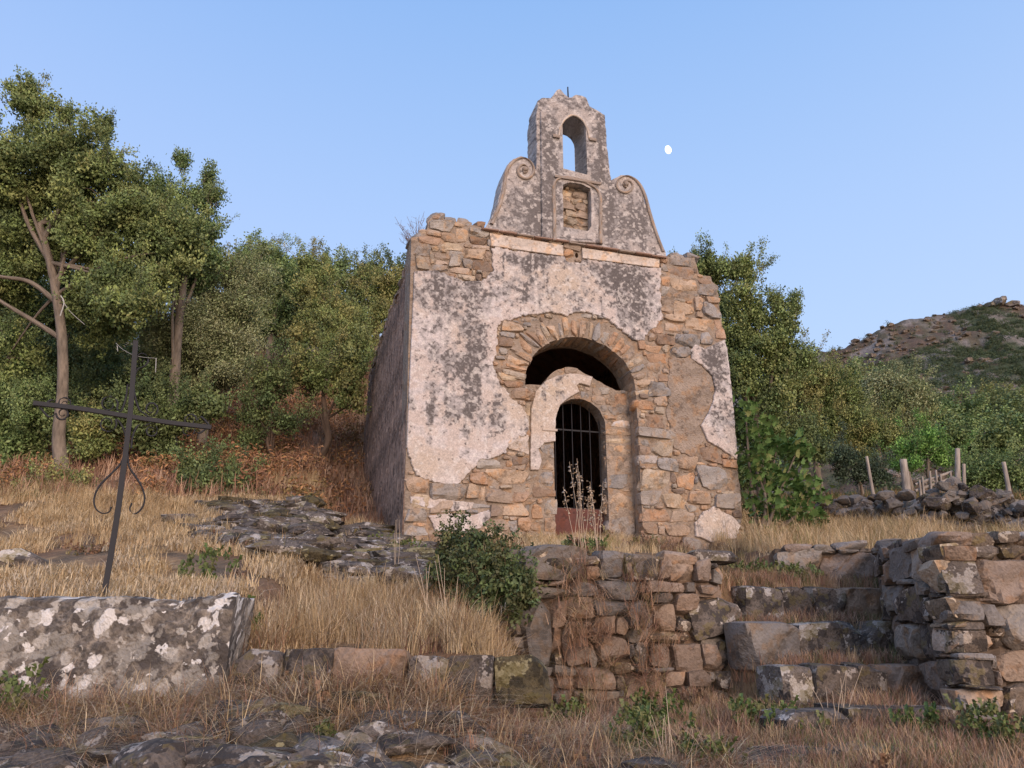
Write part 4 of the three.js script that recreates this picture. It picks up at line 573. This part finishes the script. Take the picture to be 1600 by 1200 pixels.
const bush = (name, l, D, b, c, o = {}) => tree(name, l, 'bush', D, b, c, { geo: 'oak', r: .03, branch: false, bark: M.barkDark, ...o });
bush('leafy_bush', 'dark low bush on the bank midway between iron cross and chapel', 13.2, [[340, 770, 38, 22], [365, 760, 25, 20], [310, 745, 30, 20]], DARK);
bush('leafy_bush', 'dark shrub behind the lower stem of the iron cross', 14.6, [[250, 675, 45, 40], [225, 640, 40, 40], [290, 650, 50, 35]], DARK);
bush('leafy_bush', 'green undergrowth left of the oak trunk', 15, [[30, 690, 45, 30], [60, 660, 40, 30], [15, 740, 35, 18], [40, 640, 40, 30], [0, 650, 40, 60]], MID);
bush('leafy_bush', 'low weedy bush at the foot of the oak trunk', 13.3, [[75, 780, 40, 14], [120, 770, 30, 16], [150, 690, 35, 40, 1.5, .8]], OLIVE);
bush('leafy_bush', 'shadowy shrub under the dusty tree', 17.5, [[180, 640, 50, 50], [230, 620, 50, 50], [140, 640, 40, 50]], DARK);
// right of the chapel
tree('oak_tree', 'oak with an open crown rising behind the right corner of the chapel', 'tree', 17.5, [[1088, 400, 22, 18, 0, .6], [1110, 430, 40, 30], [1165, 430, 28, 30], [1150, 480, 50, 45], [1205, 500, 38, 25, 0, .8], [1190, 550, 50, 40], [1150, 560, 40, 50], [1225, 560, 35, 30], [1190, 610, 60, 40], [1240, 470, 8, 14, 0, .4], [1215, 470, 12, 8, 0, .4]], OAK, { r: .12, dens: .75 });
tree('shrub_tree', 'bushy olive-green tree right of the open-crowned oak', 'tree', 22, [[1250, 590, 50, 40], [1290, 620, 50, 45], [1240, 650, 50, 45], [1300, 670, 50, 35]], OLIVE, { r: .1 });
tree('shrub_tree', 'willowy pale green bush in the middle of the right thicket', 'tree', 25, [[1388, 606, 38, 30], [1415, 616, 33, 26], [1390, 645, 50, 35], [1430, 640, 25, 30]], GREY, { geo: 'fine', dens: 1.4, r: .08, scale: 1.5 });
tree('shrub_tree', 'green tree left of the willowy bush', 'tree', 28, [[1315, 608, 45, 28], [1345, 622, 45, 34], [1330, 655, 50, 32]], MID, { geo: 'far', r: .1, dens: .6 });
tree('shrub_tree', 'dark rounded tree below the willowy bush', 'tree', 23, [[1400, 680, 40, 30], [1370, 690, 45, 30], [1340, 690, 40, 30]], OLIVE, { r: .08 });
tree('shrub_tree', 'bright green shrub right of the dark rounded tree', 'tree', 21, [[1445, 705, 30, 20], [1475, 715, 30, 16], [1430, 720, 25, 16]], BRIGHT, { r: .05 });
for (const [l, D, b, c] of [['green tree at the foot of the hill behind the crooked post', 34, [[1490, 640, 40, 25], [1470, 665, 40, 25], [1520, 660, 35, 25]], MID], ['dark tree at the foot of the hill near the right edge', 36, [[1560, 650, 45, 25], [1600, 645, 40, 30], [1620, 670, 50, 30]], DARK], ['pale treetop in front of the rocky slope', 40, [[1550, 625, 20, 22], [1520, 635, 25, 18], [1580, 630, 30, 18]], OLIVE], ['low hedge tree below the trees at the hill foot', 28, [[1530, 695, 45, 20], [1490, 690, 40, 18], [1580, 695, 45, 22], [1630, 700, 40, 22]], MID]]) tree('hillside_tree', l, 'tree', D, b, c, { geo: 'far', r: .1, dens: .65 });
bush('leafy_bush', 'dark green bramble behind the slim right post', 19, [[1545, 740, 40, 18], [1590, 745, 35, 18], [1520, 735, 25, 14], [1630, 745, 30, 20]], MID);
bush('leafy_bush', 'blue-green shrub behind the leftmost fence post', 20, [[1300, 715, 30, 16], [1340, 735, 30, 12], [1375, 745, 25, 12]], [[.09, .13, .08], [.07, .11, .06]]);
bush('leafy_bush', 'bushes filling the gap behind the fig tree', 18, [[1190, 670, 45, 40], [1250, 700, 40, 30], [1180, 730, 35, 40]], DARK);
// fig tree with large lobed leaves
{
  const pts = [0, 0, 0], lob = [[.5, .1], [.62, .32], [.34, .42], [.5, .8], [.2, .62], [0, 1.1], [-.2, .62], [-.5, .8], [-.34, .42], [-.62, .32], [-.5, .1]], idx = []; lob.forEach(([x, y], i) => { pts.push(x * .85, y, Math.abs(x) * .18 - y * .06); if (i) idx.push(0, i, i + 1); });
  const fg = leafGeo(pts, idx), foot = at(1185, 862, 12.4); foot.y = ground(foot.x, foot.z);
  const o = thing('fig_tree', 'fig bush with large bright lobed leaves against the right corner of the chapel', 'tree', foot.toArray());
  const mats = [[.16, .28, .08], [.13, .24, .07], [.21, .32, .105], [.11, .2, .055], [.25, .29, .105]].map(c => std({ color: lin(...c), roughness: .6 }));
  const blobs = [[1165, 640, 18, 30], [1185, 675, 30, 25], [1215, 695, 40, 22], [1245, 705, 30, 20], [1180, 730, 28, 40], [1225, 750, 45, 28], [1265, 770, 28, 28], [1190, 790, 30, 30], [1240, 800, 45, 24], [1270, 815, 25, 18], [1210, 835, 40, 18]], lv = [], stems = [];
  for (const [px, py, rx, ry] of blobs) { const c = at(px, py, 12.4).sub(foot); stems.push(tube([V3(rr(-.1, .1), -.1, rr(-.1, .1)), c.clone().multiplyScalar(.5).add(V3(rr(-.15, .15), -.05, rr(-.2, .2))), c], [.035, .025, .01], 6, 8)); const n = Math.round(rx * ry / 7); for (let i = 0; i < n; i++) { const m = 12.4 / F; lv.push([V3(c.x + gauss() * rx * m * .8, c.y + gauss() * ry * m * .8, c.z + gauss() * .4), rr(.075, .145)]); } }
  mesh('trunk', mergeGeometries(stems), M.bark, o);
  lv.sort((a, b) => b[0].z - a[0].z); const rest = [];
  lv.forEach(([p, s], i) => { const q = new THREE.Quaternion().setFromEuler(new THREE.Euler(rr(.4, 1.9), rr(-.9, .9), rr(-2.2, 2.2))); if (i < 290) { const m = mesh('leaf', fg, pick(mats), o); m.position.copy(p); m.quaternion.copy(q); m.scale.setScalar(s); } else rest.push(fg.clone().applyMatrix4(tmpM.compose(p, q, V3(s, s, s)))); });
  if (rest.length) { const m = mesh('inner_leaves', mergeGeometries(rest), mats[1], o); m.userData.kind = 'stuff'; }
}
bush('bramble_bush', 'leafy bramble bush at the left end of the forecourt wall', 7.95, [[735, 875, 40, 24, .3], [770, 895, 38, 32], [795, 930, 24, 28, -.4], [705, 870, 24, 18, .6], [760, 935, 35, 24, -.3], [725, 915, 30, 24]], [[.07, .10, .035], [.10, .14, .05], [.12, .13, .05]], { geo: 'round', dens: .95, scale: .75 });
// ---------------------------------------------------------------- grasses
function tuft(n, h, spread, bend, wd = .006) { const pos = [], idx = []; for (let i = 0; i < n; i++) { const a = rr(0, 6.28), r = spread * Math.sqrt(rnd()), x = Math.cos(a) * r, z = Math.sin(a) * r, b = rr(0, 6.28), L = h * rr(.5, 1.1), k = bend * rr(.2, 1.3), o = pos.length / 3, sx = Math.cos(b + 1.57) * wd / 2, sz = Math.sin(b + 1.57) * wd / 2; for (let s = 0; s < 3; s++) { const t = s / 2.6, q = k * t * t * L, y = L * t * (1 - .35 * k * t); pos.push(x + Math.cos(b) * q - sx * (1 - t * .6), y, z + Math.sin(b) * q - sz * (1 - t * .6), x + Math.cos(b) * q + sx * (1 - t * .6), y, z + Math.sin(b) * q + sz * (1 - t * .6)); } const t = 1, q = k * L; pos.push(x + Math.cos(b) * q, L * (1 - .35 * k), z + Math.sin(b) * q); idx.push(o, o + 1, o + 2, o + 1, o + 3, o + 2, o + 2, o + 3, o + 4, o + 3, o + 5, o + 4, o + 4, o + 5, o + 6); } return leafGeo(pos, idx); }
const TUFT = { tall: tuft(22, .42, .12, .75), mid: tuft(22, .24, .1, .7), short: tuft(24, .12, .11, 1.1, .007), lying: tuft(20, .4, .12, 1.9), broad: tuft(16, .34, .08, 1.0, .011), wisp: tuft(6, .42, .09, 1.1), far: tuft(18, .42, .25, .8, .018) };
function scatter(name, label, category, geo, mat, items, cols) {
  const im = new THREE.InstancedMesh(geo, mat, items.length), c = new THREE.Color();
  items.forEach(([x, y, z, s, sy, tilt = 0], i) => { tmpQ.setFromEuler(new THREE.Euler(rr(-.15, .15) + tilt, rr(0, 6.28), rr(-.15, .15), 'YXZ')); im.setMatrixAt(i, tmpM.compose(V3(x, y, z), tmpQ, V3(s, sy ?? s, s))); const b = pick(cols), k = rr(.75, 1.2); im.setColorAt(i, c.setRGB(b[0] * k, b[1] * k, b[2] * k)); });
  return stuffTop(name, label, category, im);
}
const GOLD = [[.64, .49, .28], [.55, .40, .22], [.72, .58, .36], [.44, .31, .17]], RED = [[.35, .20, .13], [.42, .27, .17], [.28, .16, .11], [.46, .31, .20]], PALE = [[.60, .50, .36], [.50, .40, .27]], GRN = [[.10, .15, .04], [.13, .17, .05], [.16, .17, .06]];
const inChapel = (X, Z) => { const [u, w] = CH.local(X, Z); return u > -.1 && u < 5.6 && w < .06 && w > -7.2; };
const blocked = (X, D) => inChapel(X, -D) || (X < -2.15 && D > 5.72 && D < 6.3) || (() => { const [u, w] = CH.local(X, -D); return u > .55 && u < 2.85 && w > 3.3 && w < 3.8; })();
function sow(n, x0, x1, d0, d1, ok, s0, s1, sy = 1) { const out = []; for (let i = 0; i < n; i++) { const D = Math.sqrt(rr(d0 * d0, d1 * d1)), X = rr(x0, x1); if (blocked(X, D) || !ok(X, D)) continue; const s = rr(s0, s1); out.push([X, ground(X, -D) - .015, -D, s, s * sy * rr(.8, 1.2)]); } return out; }
const ledge = (X, D) => D > 8.8 + .5 * fbm(X * 2, 7) && D < 11.7 && X / D > -.385 && X / D < -.1 && fbm(X * 2.4 + 4, D * 2.4, 0, 3) > .3;
const patchy = (X, D, f, t) => fbm(X * f + 17, D * f + 3, 0, 3) > t;
scatter('golden_grass', 'tall golden dry grass behind the kerb stones', 'grass', TUFT.tall, M.straw, sow(2600, -2.2, .05, 6.3, 8.9, (X, D) => D < 8.4 + .5 * fbm(X * 2, 3) - ss(-.6, .1, X) * .5 && patchy(X, D, 2.2, .33), .35, 1.0), [...GOLD, ...PALE, [.36, .24, .14]]);
scatter('matted_grass', 'bent and matted straw lying in the golden grass', 'grass', TUFT.lying, M.straw, sow(700, -2.2, .1, 6.3, 8.8, (X, D) => patchy(X, D, 1.7, .42), .5, 1.1), [...GOLD, ...PALE, ...RED]);
scatter('terrace_grass', 'short dry grass over the left terrace', 'grass', TUFT.short, M.straw, sow(14000, -8.5, -1.6, 6.25, 12.5, (X, D) => X < D * -.16 && !ledge(X, D) && patchy(X, D, 1.3, .45), .6, 1.5), [...GOLD, ...PALE]);
scatter('terrace_grass_tufts', 'taller dry tufts towards the back of the left terrace', 'grass', TUFT.mid, M.straw, sow(3200, -10, -2, 8.5, 14, (X, D) => patchy(X, D, .8, .5) && !ledge(X, D) && (D > 10.5 || rnd() < .3), .7, 1.4), GOLD);
scatter('brown_bank_grass', 'reddish brown dead bracken and grass on the bank left of the chapel', 'grass', TUFT.far, M.straw, sow(4200, -13, -2.2, 12.5, 26, (X, D) => true, .5, 1.1), RED);
scatter('front_straw', 'matted straw and dead stems along the foreground', 'grass', TUFT.lying, M.straw, sow(2600, -4, 1.4, 4.3, 6.1, (X, D) => (D > 5.05 || patchy(X, D, 1.6, .58)), .4, .95), [...RED, ...GOLD, PALE[1], [.2, .15, .1]]);
scatter('front_straw_tufts', 'short straw among the foreground rocks', 'grass', TUFT.mid, M.straw, sow(3000, -4, 3, 4.2, 7.4, (X, D) => (X > -.3 || D < 6.05) && patchy(X, D, 1.4, D < 5.15 && X < .9 ? .6 : .45), .4, .9), [...RED, ...RED, GOLD[1], GOLD[3], [.2, .19, .07]]);
scatter('forecourt_grass', 'thin dry grass on the forecourt before the chapel door', 'grass', TUFT.mid, M.straw, sow(1500, -1.6, 3.3, 7.6, 12.5, (X, D) => { const [u, w] = CH.local(X, -D); return w < 3.4 && w > .05 && X > -1.3; }, .4, .8), [...GOLD, [.3, .26, .1]]);
scatter('step_grass', 'dry grass growing over the stone steps', 'grass', TUFT.mid, M.straw, sow(2600, 1.6, 4.3, 5.2, 9.6, (X, D) => X < flankX(D) - .05, .45, 1.0), [...RED, ...RED, GOLD[1], GOLD[3], [.2, .18, .07], [.15, .17, .06]]);
scatter('meadow_grass', 'golden grass above the right terrace wall', 'grass', TUFT.tall, M.straw, sow(4200, 3, 13, 9.9, 16.5, (X, D) => patchy(X, D, .7, .38), .55, 1.15), [...GOLD, ...GOLD, [.26, .24, .09]]);
scatter('far_meadow_grass', 'rough grass and weeds beyond the dry stone walls', 'grass', TUFT.far, M.straw, sow(5200, 3, 26, 15.5, 36, (X, D) => true, .6, 1.3), [[.30, .24, .10], [.16, .18, .06], [.12, .16, .05], [.38, .26, .13], [.30, .16, .08]]);
scatter('hanging_stems', 'red-brown dead stems trailing over the forecourt wall', 'grass', TUFT.lying, M.straw, (() => { const out = []; for (let i = 0; i < 85; i++) { const u = rnd() < .55 ? 1.2 + gauss() * .28 : 1.85 + gauss() * .2, w = 3.76 + rr(0, .12), v = rr(.9, 2.25), p = CH.world(u, v - BASE_Y, w); out.push([p.x, p.y, p.z, rr(.35, .9), rr(.5, 1.2), rr(-.4, .7)]); } return out; })(), [...RED, ...RED, [.5, .38, .22], [.2, .17, .07]]);
scatter('wall_stems', 'loose reddish stems growing up the forecourt wall', 'grass', TUFT.wisp, M.straw, (() => { const out = []; for (let i = 0; i < 70; i++) { const u = rnd() < .5 ? 1.15 + gauss() * .35 : 1.85 + gauss() * .3, p = CH.world(u, rr(.85, 2.2) - BASE_Y, 3.76 + rr(0, .14)); out.push([p.x, p.y, p.z, rr(.6, 1.2), rr(.6, 1.2), rr(-.2, .35)]); } return out; })(), [...RED, [.45, .25, .14], [.22, .19, .07]]);
const weedSpots = (list, per) => { const out = []; for (const [X, D, r, h] of list) for (let i = 0; i < per * r * r * 12; i++) { const a = rr(0, 6.28), q = r * Math.pow(rnd(), .7) * (1 + .5 * (fbm(a * 1.5, X * 9 + D, 0, 3) - .5) * 2), x = X + Math.cos(a) * q, d = D + Math.sin(a) * q * .7; if (blocked(x, d)) continue; out.push([x, ground(x, -d) + rnd() * h, -d, rr(.4, .85)]); } return out; };
const wp = (px, py, D) => { const p = at(px, py, D); return [p.x, D]; };
scatter('green_weeds', 'scattered low green weeds on the ground', 'weeds', SPRIG.weed, M.leaf, weedSpots([[...wp(590, 855, 10.6), .35, .12], [...wp(640, 860, 10.5), .3, .12], [...wp(560, 880, 10), .2, .1], [...wp(1190, 1110, 6.6), .28, .2], [...wp(1240, 1100, 6.4), .25, .16], [...wp(1430, 1130, 6.3), .2, .16], [...wp(1550, 1140, 6.0), .3, .3], [...wp(1010, 1150, 5.8), .3, .3], [...wp(1010, 1080, 6.9), .25, .25], [...wp(880, 1080, 7), .2, .15], [...wp(380, 960, 6.5), .16, .25], [...wp(325, 880, 7.6), .25, .3], [...wp(30, 1050, 5.4), .2, .3], [...wp(1100, 1180, 5.5), .25, .15], [...wp(520, 1150, 4.9), .1, .1], [...wp(905, 845, 8.4), .25, .12], [...wp(1010, 870, 8.2), .2, .15], [...wp(1240, 890, 9.2), .3, .2], [...wp(1180, 890, 9.6), .3, .25], [...wp(470, 850, 12.2), .3, .1]], 52), GRN);
scatter('green_tufts', 'green grass tufts among the steps and rocks', 'weeds', TUFT.broad, M.leaf, weedSpots([[...wp(1000, 1160, 5.6), .4, 0], [...wp(1210, 1060, 6.9), .3, 0], [...wp(1350, 1170, 5.7), .3, 0], [...wp(1440, 960, 8), .2, 0], [...wp(60, 800, 12.6), .6, 0], [...wp(420, 960, 7), .15, 0]], 8), GRN);
// ---------------------------------------------------------------- distant hill
{
  const ridge = [[1080, 640], [1180, 590], [1265, 549], [1310, 541], [1345, 527], [1372, 510], [1410, 497], [1470, 488], [1520, 478], [1540, 472], [1600, 474], [1660, 470], [1780, 440], [1950, 450], [2200, 520]].map(([x, y]) => at(x, y, 380));
  const NX = 200, NT = 90, pos = [], col = [], uv = [], idx = [];
  const rp = s => { const f = s * (ridge.length - 1), k = Math.min(ridge.length - 2, Math.floor(f)); return ridge[k].clone().lerp(ridge[k + 1], f - k); };
  for (let j = 0; j <= NT; j++) for (let i = 0; i <= NX; i++) { const r = rp(i / NX), t = j / NT, front = t < .75, q = front ? 1 - t / .75 : (t - .75) / .25; const X = r.x * (front ? lerp(1, .5, q) : lerp(1, 1.2, q)), Z = front ? lerp(-380, -150, q) : lerp(-380, -520, q), n = (fbm(X * .03 + 5, Z * .03, 0, 5) - .5) * 16 * Math.min(1, q * 5) + (fbm(X * .2, Z * .2, 0, 3) - .5) * 3.2; const Y = lerp(r.y, front ? 12 : r.y * .5, Math.pow(q, .85)) + n; pos.push(X, Y, Z); uv.push(X * .12, Z * .12);
    const a = fbm(X * .045 + 90, Z * .045, 0, 4), b = fbm(X * .12 + 7, Z * .12 + 70, 0, 4); let c = mixc([.18, .13, .095], [.15, .145, .085], ss(.4, .6, b)); c = mixc(c, [.09, .12, .055], ss(.46, .54, a)); c = mixc(c, [.36, .33, .31], ss(.54, .63, b)); col.push(...c); }
  for (let j = 0; j < NT; j++) for (let i = 0; i < NX; i++) { const a = j * (NX + 1) + i; idx.push(a, a + 1, a + NX + 1, a + 1, a + NX + 2, a + NX + 1); }
  const g = new THREE.BufferGeometry(); g.setAttribute('position', new THREE.Float32BufferAttribute(pos, 3)); g.setAttribute('uv', new THREE.Float32BufferAttribute(uv, 2)); g.setAttribute('color', new THREE.Float32BufferAttribute(col, 3)); g.setIndex(idx); g.computeVertexNormals();
  structure('hill', g, std({ vertexColors: true, map: earthMap, bumpMap: earthMap, bumpScale: .6 }));
  const shr = [], rks = [];
  for (let k = 0; k < 15000; k++) { const i = Math.floor(rnd() * pos.length / 3), X = pos[i * 3] + rr(-2, 2), Y = pos[i * 3 + 1], Z = pos[i * 3 + 2] + rr(-1, 1), a = fbm(X * .045 + 90, Z * .045, 0, 4); if (rnd() < ss(.42, .54, a) + .1) shr.push([X, Y + .2, Z, rr(2.5, 6)]); else if (rnd() < .4) rks.push([X, Y, Z, rr(1.2, 5)]); }
  scatter('hillside_scrub', 'dark scrub scattered over the distant hill', 'scrub', SPRIG.far, M.leaf, shr.flatMap(([x, y, z, s]) => Array.from({ length: 5 }, () => [x + gauss() * s * .4, y + gauss() * s * .1, z + gauss() * s * .4, s * rr(.5, .9)])), [[.06, .095, .04], [.08, .115, .045], [.10, .12, .05]]);
  scatter('hillside_rocks', 'pale rocks strewn over the distant hill', 'rocks', (() => { return sized(ROCKS[3], 1, 1, 1); })(), M.rock.c, rks.map(([x, y, z, s]) => [x, y, z, s, s * .6]), [[.8, .74, .7]]);
  const s = at(1562, 470, 378), o = thing('summit_crag', 'rocky crag on the summit of the distant hill', 'rock', s.toArray());
  for (const [px, py, w, h] of [[1562, 472, 34, 16], [1545, 477, 28, 10], [1583, 475, 30, 12], [1530, 480, 20, 8], [1568, 466, 16, 8]]) { const p = at(px, py, 377), k = 380 / F, m = mesh('crag_rock', sized(pick(ROCKS), w * k, h * k * 1.3, w * k * .8, .08), M.rock.c, o); m.position.copy(p).sub(o.position); m.rotation.y = rr(0, 6); }
}
// ---------------------------------------------------------------- small things
{ const p = at(1044, 234, 2500), m = new THREE.Mesh(new THREE.SphereGeometry(1, 32, 24), new THREE.MeshStandardMaterial({ color: 0xffffff, emissive: lin(1, .98, .92), emissiveIntensity: 1.15, roughness: 1 })); m.name = 'moon'; m.position.copy(p); m.scale.set(11.5, 17, 12); m.rotation.z = .25; m.userData = { label: 'small white gibbous moon in the evening sky', category: 'moon' }; scene.add(m); }
{   // dead shrub on the wall top
  const b = CH.world(.1, 4.7, -.5), o = thing('dead_shrub', 'bare dead twigs growing from the top of the chapel side wall', 'shrub', b.toArray()), parts = [];
  for (let i = 0; i < 26; i++) { const d = V3(rr(-.5, .12), rr(.25, .75), rr(-.3, .2)), e = d.clone().multiplyScalar(rr(.5, 1)); parts.push(tube([V3(0, -.1, 0), e.clone().multiplyScalar(.5).add(V3(rr(-.05, .05), .02, 0)), e], [.006, .004, .002], 4, 5)); for (let k = 0; k < 4; k++) { const s = e.clone().multiplyScalar(rr(.5, 1)); parts.push(tube([s, s.clone().add(V3(rr(-.1, .06), rr(.02, .12), rr(-.06, .06)))], [.003, .0015], 3, 2)); } }
  mesh('twigs', mergeGeometries(parts), std({ color: lin(.22, .15, .12) }), o);
}
function stalks(label, px, py, D, n, h, spread, seeds = true) {
  const p = at(px, py, D); p.y = ground(p.x, p.z); const o = thing('dry_stalks', label, 'stalks', p.toArray(), 0, 'dry stalks'), a = [], s = [];
  for (let i = 0; i < n; i++) { const b = V3(gauss() * spread * .4, -.05, gauss() * spread * .4), L = h * rr(.6, 1.1), e = V3(b.x + gauss() * spread, L, b.z + gauss() * spread * .6), m = b.clone().lerp(e, .5).add(V3(gauss() * .03, .03, 0)); a.push(tube([b, m, e], [.0032, .0026, .0016], 4, 8)); if (seeds) for (let k = 0; k < 16; k++) { const t = rr(.6, 1), q = b.clone().lerp(e, t), d = V3(gauss(), -.4 + gauss() * .5, gauss()).normalize(); s.push(leafShape(.035, .009).applyQuaternion(tmpQ.setFromUnitVectors(V3(0, 1, 0), d)).translate(q.x + d.x * .015, q.y, q.z + d.z * .015)); } }
  const m = std({ color: lin(.58, .46, .33) }); mesh('stem', mergeGeometries(a), m, o); if (s.length) mesh('seed_heads', mergeGeometries(s), m, o).userData.kind = 'stuff';
}
stalks('tall pale seeding stalks in front of the chapel gate', 905, 850, 8.2, 7, .95, .17); stalks('dry stalks at the right edge of the chapel gate', 935, 850, 8.3, 6, .75, .12);
stalks('bare upright stems in the centre foreground', 1045, 1170, 5.4, 5, .5, .08, false); stalks('thin dry stems beside the right end of the lichened block', 340, 1000, 6.2, 7, .6, .18, false); stalks('single dry stems left of the chapel corner', 620, 900, 9.4, 3, .75, .06, false); stalks('dry stems before the right terrace wall', 1300, 1080, 6.5, 8, .45, .2, false); stalks('loose stems rising from the golden grass', 690, 980, 7.2, 8, .6, .3, false);
{   // cord with rag strips from the oak
  const D = 13.7, A = at(95, 468, D), o = thing('cord', 'white cord tied round the oak trunk with a hanging end', 'cord', A.toArray()), L = (px, py) => at(px, py, D).sub(A);
  mesh('loop', tube([L(95, 462), L(100, 472), L(94, 494)], [.012, .012, .012], 5, 8), M.cord, o); mesh('strand', tube([L(97, 468), L(108, 485), L(132, 507)], [.006, .006, .006], 4, 10), M.cord, o);
  const b = at(183, 540, 12), o2 = thing('cord', 'thin cord with white rag strips hanging behind the top of the cross', 'cord', b.toArray()), L2 = (px, py) => at(px, py, 12).sub(b); mesh('strand', tube([L2(181, 536), L2(192, 546), L2(212, 556), L2(245, 560)], [.003, .003, .003], 4, 10), M.cord, o2); mesh('rag', tube([L2(183, 540), L2(184, 549)], [.007, .005], 4, 2), M.cord, o2); mesh('rag', tube([L2(244, 560), L2(243, 582)], [.007, .005], 4, 2), M.cord, o2);
}
// dead weeds and fallen leaves that break up the grass
scatter('dead_weeds', 'brown dead weeds scattered through the dry grass', 'weeds', SPRIG.weed, M.leaf, weedSpots(Array.from({ length: 60 }, () => { const D = rr(4.6, 13), X = D * rr(-.66, .62); return [X, D, rr(.08, .25), rr(.02, .14)]; }), 26), [[.22, .13, .08], [.28, .17, .10], [.17, .11, .07], [.24, .2, .09]]);
scatter('rust_bracken', 'rust coloured bracken on the slope beneath the trees', 'bracken', SPRIG.fine, M.leaf, (() => { const o = []; for (let i = 0; i < 4200; i++) { const D = rr(12.2, 23), X = D * rr(-.7, -.16); if (inChapel(X, -D) || !patchy(X, D, .9, .5)) continue; o.push([X, ground(X, -D) + rr(0, .3), -D, rr(.8, 1.7)]); } return o; })(), [[.44, .23, .11], [.34, .18, .10], [.50, .28, .13], [.28, .2, .08]]);
renderer.render(scene, camera);
